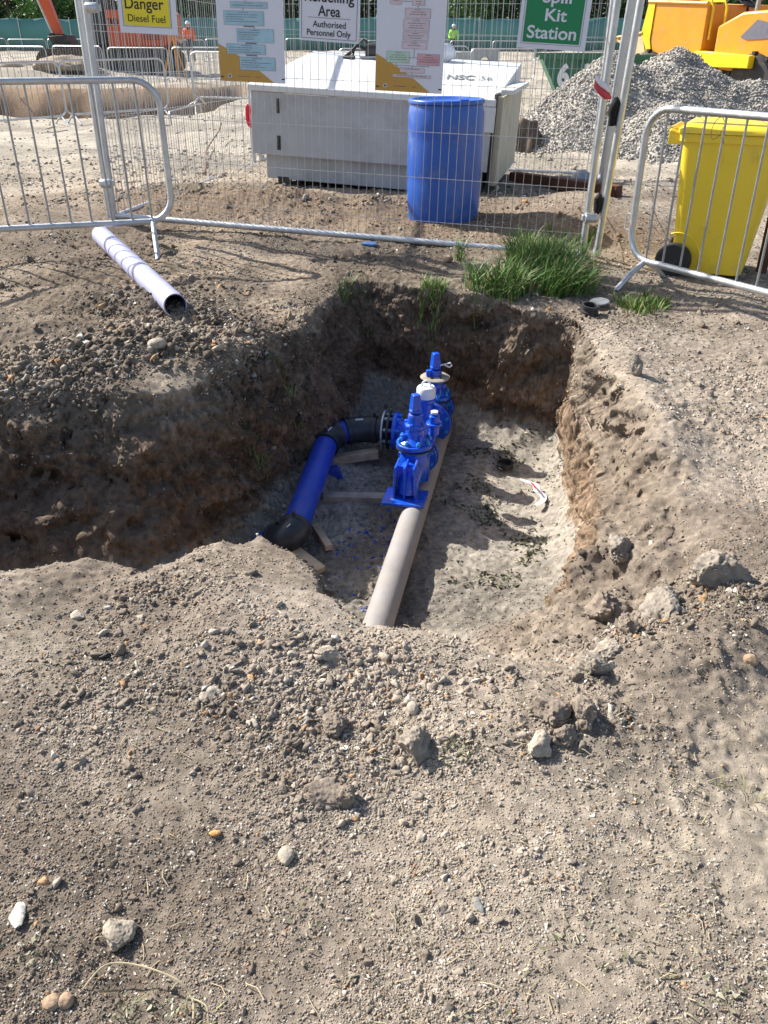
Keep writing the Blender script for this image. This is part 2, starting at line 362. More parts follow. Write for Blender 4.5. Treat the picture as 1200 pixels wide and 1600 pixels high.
bl = np.clip(sst(-.15, .12, fbm2(fx, fy, 1.6, 3, 140)) , 0, 1)[:, None] * (sst(2.8, 3.3, fy) * (1 - sst(5.4, 6.4, fy)) * (1 - sst(-.3, .6, fx)))[:, None]
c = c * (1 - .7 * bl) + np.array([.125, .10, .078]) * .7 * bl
c = np.clip(c, .02, .7)
nxn, nyn = len(gx), len(gy)
I = (np.arange(nyn - 1)[:, None] * nxn + np.arange(nxn - 1)[None, :]).ravel()
F = np.stack([I, I + 1, I + 1 + nxn, I + nxn], 1)
# the steep cut faces get a finer mesh of their own inside the same sheet
P0 = np.stack([PX, PY, PZ], 1); N0 = np.stack([nx_, ny_, nz_], 1)
zq = P0[F][:, :, 2]; steep = ((zq.max(1) - zq.min(1)) > .014) & (fx[F[:, 0]] > -2.7) & (fx[F[:, 0]] < 1.7) & (fy[F[:, 0]] > 1.5) & (fy[F[:, 0]] < 5.2) & (INS[F].max(1) > .02)
amp_v = np.ones(len(PX)); amp_v[np.unique(F[~steep])] = 0.0
FS = F[steep]; F = F[~steep]; K = 6; tt = np.linspace(0, 1, K + 1); U, Vv = np.meshgrid(tt, tt); U = U.ravel(); Vv = Vv.ravel()
Wt = np.stack([(1 - U) * (1 - Vv), U * (1 - Vv), U * Vv, (1 - U) * Vv], 1)
def itp(A): return np.einsum('kc,qcd->qkd', Wt, A[FS]).reshape(-1, A.shape[1])
pq, nq, aq, cq, wq = itp(P0), itp(N0), itp(amp_v[:, None])[:, 0], itp(c), itp(np.stack([INS, fx], 1))
key = np.round(pq * 40000).astype(np.int64); kk = key[:, 0] * 1000003 ^ key[:, 1] * 7919 ^ key[:, 2] * 104729
_, fi, inv = np.unique(kk, return_index=True, return_inverse=True); pq, nq, aq, cq, wq = pq[fi], nq[fi], aq[fi], cq[fi], wq[fi]
k1 = K + 1; li = (np.arange(K)[:, None] * k1 + np.arange(K)).ravel(); lq = np.stack([li, li + 1, li + 1 + k1, li + k1], 1)
FQ = inv[(lq[None] + (np.arange(len(FS)) * k1 * k1)[:, None, None]).reshape(-1, 4)]
x_, y_, z_ = pq.T; cr = n3(x_ * 22, y_ * 22, z_ * 22, 31); dd = cr * .030 + np.maximum(n3(x_ * 38, y_ * 38, z_ * 38, 32), 0) * .036 + n3(x_ * 80, y_ * 80, z_ * 80, 33) * .011 + n3(x_ * 170, y_ * 170, z_ * 170, 34) * .005 - np.maximum(n3(x_ * 9, y_ * 9, z_ * 14, 35) - .12, 0) * .16
pq = pq + nq * (dd * aq)[:, None]
lay_ = np.clip(.5 + n3(x_ * 2.5, y_ * 2.5, z_ * 12, 41) * 1.6, 0, 1)[:, None]; red = sst(-.25, -.5, z_)[:, None] if False else (1 - sst(-.55, -.25, z_))[:, None]
mul = (.72 + .55 * lay_) * (1 + .5 * n3(x_ * 60, y_ * 60, z_ * 60, 42))[:, None] * (np.array([1.0, 1.0, 1.0]) * (1 - red) + np.array([1.12, .98, .86]) * red)
cq = cq * (1 + (mul - 1) * aq[:, None])
gm = mat('soil', (0, 0, 0), .95, 0, .34, 34, .0075, 95, attr='col', spec=.12)
for n_ in gm.node_tree.nodes:
    if n_.type == 'TEX_NOISE' and abs(n_.inputs['Scale'].default_value - 95) < 1: n_.inputs['Detail'].default_value = 10; n_.inputs['Roughness'].default_value = .78
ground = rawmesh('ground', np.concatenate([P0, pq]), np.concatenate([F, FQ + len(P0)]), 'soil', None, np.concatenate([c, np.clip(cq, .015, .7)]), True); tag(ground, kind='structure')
# ------------------------------------------------------------------ loose stones, rocks, gravel heap, plants
def ico(sub):
    bm = bmesh.new(); bmesh.ops.create_icosphere(bm, subdivisions=sub, radius=1.0)
    V = np.array([v.co[:] for v in bm.verts]); F = np.array([[v.index for v in f.verts] for f in bm.faces]); bm.free(); return V, F
I1, I2, I3, I4, I5 = ico(1), ico(2), ico(3), ico(4), ico(5)
def lump(base, seed, amp=.35, cuts=5, sq=(1, 1, 1), deep=.55):
    V = base[0].copy(); g = np.random.RandomState(seed)
    for i in range(cuts):                      # flat broken faces
        n = g.normal(size=3); n /= np.linalg.norm(n); k = deep + .3 * g.rand(); dd = V @ n
        V = V - np.outer(np.maximum(dd - k, 0), n)
    V = V * (1 + amp * n3(V[:, 0] * 1.3 + seed, V[:, 1] * 1.3, V[:, 2] * 1.3, seed)[:, None])
    return V * np.array(sq), base[1]
def scatter(name, protos, P, Rr, cols, m, parent=None, squash=(.45, .9), tilt=.5, seed=1):
    g = np.random.RandomState(seed); n = len(P); idx = g.randint(0, len(protos), n); Vs = []; Fs = []; Cs = []; off = 0
    a = g.rand(n) * 6.283; tx = g.normal(size=n) * tilt; ty = g.normal(size=n) * tilt; sq = squash[0] + g.rand(n) * (squash[1] - squash[0]); el = .7 + .6 * g.rand(n)
    for k, (V, Fa) in enumerate(protos):
        s = np.where(idx == k)[0]
        if len(s) == 0: continue
        v = V[None] * (Rr[s][:, None, None]); v = v * np.stack([el[s], 1 / el[s], sq[s]], 1)[:, None, :]
        def rot(v, ang, i, j):
            c, q = np.cos(ang)[:, None], np.sin(ang)[:, None]; u = v[..., i] * c - v[..., j] * q; t = v[..., i] * q + v[..., j] * c
            v = v.copy(); v[..., i] = u; v[..., j] = t; return v
        v = rot(v, tx[s], 1, 2); v = rot(v, ty[s], 0, 2); v = rot(v, a[s], 0, 1)
        v = v + P[s][:, None, :]
        Vs.append(v.reshape(-1, 3)); nv = len(V)
        Fs.append((Fa[None] + (np.arange(len(s)) * nv)[:, None, None] + off).reshape(-1, Fa.shape[1])); off += nv * len(s)
        Cs.append(np.repeat(cols[s], nv, 0))
    return rawmesh(name, np.concatenate(Vs), np.concatenate(Fs), m, parent, np.concatenate(Cs))
g = np.random.RandomState(11)
def stone_cols(n, base, g, pale=.2):
    u = g.rand(n); k = (.75 + .5 * g.rand(n))[:, None]
    c = base * k
    c = np.where((u < pale)[:, None], np.array([.36, .32, .265]) * k, c)
    c = np.where((u < pale * .22)[:, None], np.array([.55, .52, .46]) * (.8 + .3 * g.rand(n))[:, None], c)
    c = np.where((u > .955)[:, None], np.array([.36, .22, .12]) * k, c)
    c = np.where((u > .985)[:, None], np.array([.09, .08, .075]) * k, c)
    return np.clip(c, .02, .75)
dx = np.gradient(gx)[None, :].repeat(nyn, 0).ravel(); dy = np.gradient(gy)[:, None].repeat(nxn, 1).ravel()
area = dx * dy * np.minimum(nl.ravel(), 8)
inview = (fy > .6) & (fy < 12) & (np.abs(fx) < .50 * fy + .30)
def pick(n, wt):
    w_ = area * wt * inview; cdf = np.cumsum(w_); return np.searchsorted(cdf, g.rand(n) * cdf[-1])
inpit = INS > .15
clump = np.clip(.38 + fbm2(fx, fy, 1.9, 5, 201, .65) * 2.0, .03, 1.8)
# band of clods across the foreground and along the rims
band = 1 + 3.0 * gau(fx, fy, .05, 1.55, .8, .20, -.12) + 5.5 * gau(fx, fy, .72, 1.78, .38, .22, .5) + 1.5 * gau(fx, fy, -.9, 1.75, .9, .3, 0) + 6 * gau(fx, fy, -1.3, 3.75, .8, .40, .3) + 3 * gau(fx, fy, -1.7, 4.6, .8, .5, .3) + 4 * gau(fx, fy, -.2, 6.5, 1.9, .4, -.33)
dust = 1 - .65 * gau(fx, fy, .75, 1.2, .55, .35, 0)
yw = 1 / np.maximum(fy, .6) ** 2.2
PR0 = [lump(I1, i, .8, 3, deep=.4) for i in range(8)]; PR1 = []
for i in range(14):
    V_, F_ = lump(I2, 20 + i, .9, 9, deep=.30); PR1.append((V_ * (1 + .5 * n3(V_[:, 0] * 3.1, V_[:, 1] * 3.1, V_[:, 2] * 3.1, 60 + i))[:, None], F_))
def field(n, rmin, rmax, p, wt, protos, name, bury=.25, seed=1, pale=.2, tint=1.0, pitdim=True):
    ii = pick(n, wt); P = np.stack([PX[ii], PY[ii], PZ[ii]], 1); P[:, :2] += (g.rand(n, 2) - .5) * np.stack([dx[ii], dy[ii]], 1)
    sc = .45 + .42 * np.minimum(fy[ii], 4.6)
    r = rmin * (rmax / rmin) ** (g.rand(n) ** p) * sc
    N = np.stack([nx_[ii], ny_[ii], nz_[ii]], 1); P = P + N * (r * bury)[:, None]
    cc = stone_cols(n, c[ii] * tint, g, pale)
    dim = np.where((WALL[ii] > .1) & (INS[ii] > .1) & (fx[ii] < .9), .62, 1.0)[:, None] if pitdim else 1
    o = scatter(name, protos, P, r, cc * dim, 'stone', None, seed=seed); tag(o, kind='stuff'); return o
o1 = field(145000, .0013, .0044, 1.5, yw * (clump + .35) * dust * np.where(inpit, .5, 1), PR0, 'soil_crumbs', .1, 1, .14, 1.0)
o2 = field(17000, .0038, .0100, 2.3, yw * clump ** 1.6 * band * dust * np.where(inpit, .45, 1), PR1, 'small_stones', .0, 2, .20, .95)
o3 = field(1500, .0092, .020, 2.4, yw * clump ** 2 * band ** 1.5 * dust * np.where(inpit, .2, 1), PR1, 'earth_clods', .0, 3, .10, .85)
rb = 0
for (px_, py_, s_) in ((1150, 920, .10), (1080, 925, .09), (1010, 965, .10), (960, 1000, .08), (925, 1060, .07), (880, 1120, .08), (850, 1160, .07), (950, 1110, .06), (960, 865, .07), (440, 1010, .10), (520, 1040, .11), (600, 1020, .09), (480, 1110, .10), (540, 1150, .09), (650, 1180, .07), (490, 1230, .08), (540, 1270, .06), (760, 1010, .08), (770, 1060, .07), (350, 1080, .10), (240, 930, .12), (230, 530, .16), (130, 560, .18), (60, 590, .20), (300, 500, .15)):
    q_ = on(px_, py_); rb = rb + gau(fx, fy, q_.x, q_.y, s_, s_ * .75)
o5 = field(3400, .0048, .0185, 1.9, rb * np.where(INS > .1, .15, 1), PR1, 'broken_clods', .05, 6, .08, .82)
o6 = field(9000, .0018, .0048, 1.2, rb * np.where(INS > .1, .15, 1), PR0, 'clod_crumbs', .1, 7, .12, .85)
o5['label'] = 'broken brown lumps of soil in loose heaps on the ground'; o6['label'] = 'fine broken crumbs lying between the loose soil lumps'
inview = (fy > 7) & (fy < 34) & (np.abs(fx) < .50 * fy + .30)
o4 = field(9000, .005, .014, 2.4, 1 / np.maximum(fy, 6) ** 1.6 * clump, PR0, 'far_stones', .0, 5, .25, .85)
inview = (fy > .6) & (fy < 12) & (np.abs(fx) < .50 * fy + .30)
for o, l in ((o4, 'stones and lumps scattered over the far open site'), (o1, 'fine dry crumbs of soil spread over the whole dig'), (o2, 'small angular flints and pebbles spread over the soil'), (o3, 'fist sized lumps of dry earth and flint on the soil')): o['label'] = l

# distinct rocks and lumps, one object each
def rock(name, px, py, rpx, sq, colr, seed, label, group, cat='clod', amp=.45, cuts=6, rz=0.0, lift=.35, rough=.10):
    p = on(px, py); zc = (p - Vector((0, 0, CAMZ))).dot(Vector((0, cp, -sp))); r = rpx / FPX * zc * .92
    V, Fa = lump(I5 if rpx > 20 else I4, seed, amp * 1.1, 4 if rough > .12 else cuts, sq, .55)
    V = V * (1 + rough * (1.8 * n3(V[:, 0] * 2.5, V[:, 1] * 2.5, V[:, 2] * 2.5, seed + 3) + 1.7 * n3(V[:, 0] * 6, V[:, 1] * 6, V[:, 2] * 6, seed + 4) + 1.3 * n3(V[:, 0] * 13, V[:, 1] * 13, V[:, 2] * 13, seed + 5) + .7 * n3(V[:, 0] * 28, V[:, 1] * 28, V[:, 2] * 28, seed + 6)))[:, None] * r
    cc = np.tile(np.array(colr), (len(V), 1)) * (1 + .35 * n3(V[:, 0] / r * 3, V[:, 1] / r * 3, V[:, 2] / r * 3, seed))[:, None]
    o = rawmesh(name, V, Fa, 'stone', None, cc, True); o.data.set_sharp_from_angle(angle=R(60))
    o.location = (p.x, p.y, gz(p.x, p.y) + r * sq[2] * lift); o.rotation_euler = (0, 0, rz)
    return tag(o, label, cat, group)
DK = (.215, .175, .138); TN = (.31, .265, .21); PL = (.37, .32, .255); BR = (.34, .24, .16); GY_ = (.25, .215, .175)
RK = [
 ('earth_clod', 943, 962, 38, (.75, 1.0, 1.0), DK, 'tall brown rounded clod at the top of the clod cluster right of the pit'),
 ('earth_clod', 982, 985, 24, (.6, .9, 1.0), DK, 'small upright clod just right of the tall rounded clod'),
 ('earth_clod', 1032, 952, 42, (1.2, .7, .65), GY_, 'wide low crusty slab of soil right of the tall rounded clod'),
 ('earth_clod', 1118, 908, 46, (1.1, .8, .75), GY_, 'biggest crusty earth clod near the right edge of the photo'),
 ('earth_clod', 968, 858, 33, (1.1, .7, .55), GY_, 'grey clod with wilted leaves at the foot of the right slope'),
 ('earth_clod', 950, 1018, 22, (1.2, .9, .6), TN, 'flat tan clod between the tall clod and the round grey one'),
 ('earth_clod', 920, 1047, 30, (.9, 1, 1), GY_, 'round grey clod casting a shadow, below the tall brown clod'),
 ('earth_clod', 858, 1114, 34, (1.2, .9, .7), DK, 'broad brown clod at the left of the lower clod cluster'),
 ('earth_clod', 912, 1124, 32, (.7, 1, .9), DK, 'narrow dark clod at the right of the lower clod cluster'),
 ('earth_clod', 885, 1150, 24, (1.2, .8, .7), DK, 'small clod tucked under the two larger lower clods'),
 ('earth_clod', 650, 1176, 32, (.9, .9, .9), GY_, 'square dark clod beside wilted leaves in the middle foreground'),
 ('earth_clod', 507, 1246, 30, (1.2, .9, .7), DK, 'left half of the split clod in the lower foreground'),
 ('earth_clod', 536, 1252, 24, (.9, .9, .8), DK, 'right half of the split clod in the lower foreground'),
 ('earth_clod', 524, 1136, 24, (1.1, .9, .7), DK, 'dark clod in the rubble left of the pale egg shaped pebble'),
 ('earth_clod', 515, 1028, 22, (1.2, .9, .7), TN, 'brown clod on the rubble just below the near pit rim'),
 ('upright_stone', 990, 585, 22, (.45, .6, 1.1), GY_, 'pointed grey stone standing upright on the right slope'),
 ('flint', 843, 1168, 25, (1.1, .9, .7), PL, 'pale knobbly flint below the broad brown clod'),
 ('flint', 186, 1458, 28, (1.1, .9, .7), TN, 'pale angular rock in the lower left foreground'),
 ('flint', 122, 963, 14, (.8, 1, .35), PL, 'white flake of flint near the left pit rim'),
 ('flint', 330, 1085, 17, (1.3, .8, .4), PL, 'cream flint flake left of the clod rubble'),
 ('flint', 30, 1432, 18, (1.3, .7, .3), (.48, .45, .40), 'white flat flint at the lower left edge'),
 ('flint', 740, 1414, 0, None, None, None),
 ('pebble', 645, 1110, 13, (.8, 1.1, .8), PL, 'pale egg shaped pebble in the centre of the foreground'),
 ('pebble', 447, 1338, 15, (1.2, .9, .6), PL, 'smooth cream oval pebble in the lower middle foreground'),
 ('pebble', 82, 1570, 16, (1, 1, .8), BR, 'left of the two round brown pebbles at bottom left'),
 ('pebble', 103, 1567, 14, (1, 1, .8), BR, 'right of the two round brown pebbles at bottom left'),
 ('pebble', 1172, 1034, 12, (1, 1, .8), BR, 'lone reddish brown pebble near the right edge'),
 ('pebble', 246, 541, 13, (1.2, 1, .8), PL, 'pale round pebble on the dark soil left of the trench'),
 ('pebble', 336, 1303, 8, (.7, 1.2, .5), (.60, .33, .12), 'tiny orange flint chip in the lower left foreground'),
 ('pebble', 748, 1416, 15, (.45, 1.2, .4), (.20, .20, .19), 'narrow dark grey pebble in the lower middle foreground'),
 ('brown_stone', 545, 402, 10, (1.3, 1, .8), BR, 'brown stone behind the far rim under the fence rail'),
 ('brown_stone', 700, 408, 9, (1.1, 1, .8), BR, 'brown stone beside the grass under the fence rail'),
]
for i, (n_, px, py, r, sq, cl, lb) in enumerate(RK):
    if r == 0: continue
    peb = n_ == 'pebble'
    rock(n_, px, py, r, sq, cl, 300 + i * 7, lb, None, {'earth_clod': 'clod', 'flint': 'stone', 'pebble': 'pebble', 'upright_stone': 'stone', 'brown_stone': 'stone'}[n_],
         .25 if peb else .5, 0 if peb else 6, rnd.random() * 2, .35, .02 if peb else (.125 if n_ == 'earth_clod' else .08))

# gravel heap
hx = np.arange(1.0, 9.0, .035); hy = np.arange(9.3, 17.0, .045); HX, HY = np.meshgrid(hx, hy)
def cone(cx, cy, h, k=.66, kx=1.0): return h - k * np.sqrt(((HX - cx) * kx) ** 2 + (HY - cy) ** 2 + .04)
def smax(a, b, k=.12): return np.maximum(a, b) + k * np.exp(-np.abs(a - b) / k) * .5
H = smax(cone(2.95, 12.3, 1.12, .80), cone(3.95, 12.6, 1.12)); H = smax(H, cone(3.55, 11.1, .60, .60)); H = smax(H, cone(4.9, 12.4, .72, .60)); H = smax(H, cone(2.3, 11.4, .28, .55)); H = smax(H, cone(6.1, 12.4, .15, .5))
H = H + fbm2(HX, HY, 1.6, 3, 401) * .12 + fbm2(HX, HY, 7, 3, 402) * .06
base = terrain(HX, HY, False)[0]; Hb = np.maximum(H, base - .15)
heap = empty('gravel_heap', (3.8, 12.2, -.1), 0, 'big heap of loose grey crushed stone behind the fence', 'gravel heap')
hn, hm = len(hx), len(hy); I = (np.arange(hm - 1)[:, None] * hn + np.arange(hn - 1)).ravel()
keep = (H.ravel()[I] > base.ravel()[I] - .12); I = I[keep]
hv = np.stack([HX.ravel(), HY.ravel(), Hb.ravel()], 1); hc = np.tile([.36, .34, .305], (len(hv), 1)) * (1 + .4 * fbm2(HX, HY, 5, 3, 405).ravel())[:, None]
used = np.unique(np.concatenate([I, I + 1, I + 1 + hn, I + hn])); mp = np.zeros(len(hv), int); mp[used] = np.arange(len(used))
hv0 = hv.copy(); hp = Vector(heap.location)
body = rawmesh('stone_mound', hv[used] - np.array(hp), mp[np.stack([I, I + 1, I + 1 + hn, I + hn], 1)], 'stone', heap, hc[used], True)
fr = np.where((H.ravel() > base.ravel() - .02) & (HY.ravel() < 14.2))[0]; k = fr[g.randint(0, len(fr), 42000)]
hp3 = hv0[k] + np.stack([(g.rand(42000) - .5) * .04, (g.rand(42000) - .5) * .05, g.rand(42000) * .015], 1) - np.array(hp)
hr = .009 * (2.8 ** (g.rand(42000) ** 1.8))
gcol = np.array([.40, .375, .34]) * (.72 + .45 * g.rand(42000))[:, None] * np.array([1, .99, .97])
gs = scatter('loose_gravel', PR0, hp3, hr, gcol, 'stone', heap, squash=(.5, 1)); tag(gs, kind='stuff')

# grass: real tapered blades
def blades(name, pts, hmin, hmax, wd, colr, seed, lean=(0, 0), droop=.5):
    g2 = np.random.RandomState(seed); n = len(pts); pts = np.array(pts); h = hmin + (hmax - hmin) * g2.rand(n)
    a = g2.rand(n) * 6.283; dr = droop * (.3 + g2.rand(n)); dxy = np.stack([np.cos(a) * dr + lean[0], np.sin(a) * dr + lean[1]], 1)
    side = np.stack([-np.sin(a + g2.rand(n)), np.cos(a)], 1); V = []
    if LEAN: dxy = dxy * .5 + np.concatenate(LEAN); LEAN.clear()
    for t, ww in ((0, 1.0), (.35, .9), (.7, .6), (1.0, .05)):
        c0 = pts.copy(); c0[:, :2] += dxy * (h * t ** 1.8)[:, None]; c0[:, 2] += h * (t - .38 * np.minimum(np.hypot(dxy[:, 0], dxy[:, 1]), 1.2) * t ** 2.4)
        w2 = (wd * ww * (.7 + .6 * g2.rand(n)))[:, None]
        for s in (-1, 1):
            q = c0.copy(); q[:, :2] += s * side * w2; V.append(q)
    V = np.stack(V, 1); F = np.array([[0, 1, 3, 2], [2, 3, 5, 4], [4, 5, 7, 6]])
    Fa = (F[None] + (np.arange(n) * 8)[:, None, None]).reshape(-1, 4)
    cc = np.array(colr)[None] * (.6 + .8 * g2.rand(n))[:, None]; yl = g2.rand(n) < .17; cc[yl] = np.array([.30, .27, .12])
    return rawmesh(name, V.reshape(-1, 3), Fa, 'leafy', None, np.repeat(cc, 8, 0))
LEAN = []
def patch(cx, cy, rx, ry, n, seed):
    g2 = np.random.RandomState(seed); k = max(3, n // 26); tc_ = g2.normal(size=(k, 2)) * .5 * np.array([rx, ry]) + np.array([cx, cy]); sz = .5 + g2.rand(k)
    j = g2.randint(0, k, n); a = g2.normal(size=(n, 2)) * .5; X = tc_[j, 0] + a[:, 0] * .035 * sz[j]; Y = tc_[j, 1] + a[:, 1] * .035 * sz[j]
    LEAN.append(a * .55 + (g2.rand(k, 2) - .5)[j] * .5)
    return np.stack([X, Y, terrain(X, Y, False)[0] - .005], 1)
P1 = np.concatenate([patch(.94, 5.02, .17, .24, 2800, 1), patch(.70, 4.72, .17, .10, 800, 2), patch(1.03, 4.74, .12, .16, 900, 5), patch(.84, 5.15, .3, .2, 300, 6)])
o = blades('grass', P1, .05, .235, .0030, (.095, .19, .04), 5, (0, -.05), 1.0); tag(o, 'lush green grass clump on the far right pit rim by the fence posts', kind='stuff')
_b = P1[np.random.RandomState(8).choice(len(P1), 420)].copy(); _b[:, 2] += .02 + .10 * np.random.RandomState(9).rand(420)
LEAN_KEEP = list(LEAN); BROAD = _b
P2 = np.concatenate([patch(1.42, 4.55, .16, .14, 500, 3), patch(.28, 4.72, .10, .06, 260, 4), patch(-.46, 3.93, .05, .04, 70, 6), patch(-.62, 3.55, .05, .03, 60, 7), patch(1.3, 5.6, .15, .25, 160, 8), patch(-.2, 4.85, .12, .06, 90, 11)])
o = blades('short_grass', P2, .03, .10, .0028, (.11, .19, .04), 9); tag(o, 'thin short grass tufts round the pit rim', kind='stuff')
P3 = np.concatenate([patch(*on(1085, 1240).xy, .10, .08, 30, 13), patch(*on(640, 1465).xy, .1, .06, 20, 14), patch(*on(1180, 1240).xy, .06, .06, 25, 15), patch(*on(300, 1560).xy, .2, .05, 30, 16)])
o = blades('sprouts', P3, .015, .05, .0011, (.22, .24, .09), 19); tag(o, 'a few thin green sprouts on the foreground soil', kind='stuff')
# leaves: small curled quads
def leaves(name, P, size, cols, seed, N=None, up=.4):
    g2 = np.random.RandomState(seed); n = len(P); u = g2.normal(size=(n, 3)); u[:, 2] *= up; u /= np.linalg.norm(u, axis=1)[:, None]
    v = g2.normal(size=(n, 3)); v[:, 2] *= up; v -= (v * u).sum(1)[:, None] * u; v /= np.linalg.norm(v, axis=1)[:, None]; w_ = np.cross(u, v)
    s = (size[0] + (size[1] - size[0]) * g2.rand(n))[:, None]; curl = (g2.rand(n) * .5)[:, None] * s
    A = [P - u * s, P - v * s * .38 + w_ * curl * .3, P + u * s, P + v * s * .38 + w_ * curl, P + w_ * 0 + v * 0]
    V = np.stack([A[0], A[1], A[2], A[3]], 1); F = np.array([[0, 1, 2, 3]])
    Fa = (F[None] + (np.arange(n) * 4)[:, None, None]).reshape(-1, 4)
    F3 = np.concatenate([Fa[:, [0, 1, 3]], Fa[:, [1, 2, 3]]])
    return rawmesh(name, V.reshape(-1, 3), F3, 'leafy', None, np.repeat(cols, 4, 0))
def litter(pxs, n, spread, seed):
    g2 = np.random.RandomState(seed); out = []
    for (px, py, sx, sy, k) in pxs:
        p = on(px, py); kk = int(n * k); a = g2.normal(size=(kk, 2)) * .5
        X = p.x + a[:, 0] * sx; Y = p.y + a[:, 1] * sy; out.append(np.stack([X, Y, terrain(X, Y, False)[0] + g2.rand(kk) * spread], 1))
    return np.concatenate(out)
spots = [(1010, 505, .28, .10, 1.5), (968, 850, .14, .06, .5), (1040, 925, .12, .06, .3), (1120, 945, .16, .08, .5), (900, 865, .08, .05, .25), (640, 1150, .05, .04, .2), (715, 1175, .10, .05, .6), (1118, 640, .07, .04, .25),
         (480, 1440, .05, .05, .15), (1030, 1500, .12, .06, .3), (760, 1585, .06, .03, .15), (60, 1480, .08, .06, .3), (230, 1590, .12, .04, .3), (930, 1470, .15, .1, .3), (860, 1100, .1, .08, .15), (1150, 1560, .08, .05, .2), (700, 1040, .05, .04, .1)]
LP = litter(spots, 170, .018, 31); n = len(LP); cc = np.where((g.rand(n) < .35)[:, None], np.array([.13, .135, .07]), np.array([.29, .27, .18])) * (.5 + .8 * g.rand(n))[:, None]
sz = .006 + .006 * np.clip(LP[:, 1] - 1, 0, 3) / 1.6
o = leaves('wilted_leaves', LP, (.004, .010), cc, 33); tag(o, 'wilted curled weeds and leaves lying about on the soil', kind='stuff')
ii = pick(900, np.clip(fbm2(fx, fy, 6, 3, 333) + .05, 0, 1) ** 1.5 * np.exp(-((fx - .62) / .30) ** 2) * (INS > .9) * (fy > 2.9)); LP = np.stack([PX[ii], PY[ii], PZ[ii] + .004 + .006 * g.rand(900)], 1)
cc = np.where((g.rand(900) < .8)[:, None], np.array([.055, .06, .03]), np.array([.30, .28, .15])) * (.5 + .8 * g.rand(900))[:, None]
o = leaves('leaf_litter', LP, (.006, .018), cc, 35); tag(o, 'dark wilted leaves strewn on the pit floor right of the grey pipe', kind='stuff')
ii = pick(110, np.exp(-((fx + .02) / .18) ** 2 - ((fy - 3.3) / .35) ** 2) * (INS > .9)); LP = np.stack([PX[ii], PY[ii], PZ[ii] + .006], 1)
o = leaves('blue_shavings', LP, (.007, .017), np.tile([.02, .07, .45], (110, 1)), 37); tag(o, 'curly blue plastic pipe shavings on the pit floor', kind='stuff')
ii = pick(3800, yw * clump * np.where(inpit, .1, 1) * (fy < 4.5)); g6 = np.random.RandomState(71); LP = np.stack([PX[ii], PY[ii], PZ[ii] + .002 + .003 * g6.rand(3800)], 1); LP[:, :2] += (g6.rand(3800, 2) - .5) * .007
cc = np.where((g6.rand(3800) < .75)[:, None], np.array([.40, .37, .31]), np.array([.52, .50, .46])) * (.6 + .6 * g6.rand(3800))[:, None]
o = leaves('pale_chips', LP, (.0016, .0052), cc, 72, up=.35); tag(o, 'tiny pale flakes of flint and root scattered on the soil', kind='stuff')
o = leaves('broad_weeds', BROAD, (.010, .024), np.array([.10, .19, .045]) * (.6 + .7 * np.random.RandomState(4).rand(420))[:, None], 44, up=.7); tag(o, 'broad leaved weeds mixed into the grass clump by the fence posts', kind='stuff')
# straw and twigs over the foreground
m_ = MB(); g2 = random.Random(5)
for i in range(420):
    Y = .75 + 2.0 * g2.random() ** 1.5; X = (g2.random() * 2 - 1) * (.5 * Y + .15)
    if i % 3 and not (X > .1): X = abs(X)
    tz = float(terrain(np.array([X]), np.array([Y]))[0][0]) if True else 0
    L_ = .012 + .035 * g2.random() ** 2; a = g2.random() * 6.28; b = (g2.random() - .5) * .6
    q = [(X, Y, tz + .003), (X + math.cos(a) * L_ * .5, Y + math.sin(a) * L_ * .5, tz + .006 + .004 * g2.random()), (X + math.cos(a + b) * L_, Y + math.sin(a + b) * L_, tz + .003)]
    if poly_sd(np.array([X]), np.array([Y]), RIM)[0] > -.05: continue
    m_.tube(q, .0007 + .0006 * g2.random(), 4)
mat('straw', (.40, .34, .22), .9, 0, .3, 20)
tag(m_.build('straw_bits', 'straw'), 'dry straw and root bits scattered over the foreground soil', kind='stuff')
def smooth_(P, k=6):
    out = []; P = [P[0]] + list(P) + [P[-1]]
    for i in range(1, len(P) - 2):
        a, b, c_, d_ = P[i - 1], P[i], P[i + 1], P[i + 2]
        for j in range(k): t = j / k; out.append(b * 1.0 + (c_ - a) * (.5 * t) + (a * 2 - b * 5 + c_ * 4 - d_) * (.5 * t * t) + (b * 3 - a - c_ * 3 + d_) * (.5 * t ** 3))
    return out + [P[-2]]
m_ = MB(); pts = [on(130, 1545, .004), on(165, 1508, .03), on(215, 1508, .035), on(275, 1530, .03), on(300, 1560, .01), on(302, 1592, .006)]
m_.tube(smooth_(pts), .0017, 6); m_.tube(smooth_([pts[4], on(322, 1572, .014), on(326, 1600, .004)]), .0013, 6)
tag(m_.build('dry_root', 'straw'), 'long pale curved root above the two brown pebbles at bottom left', 'root')
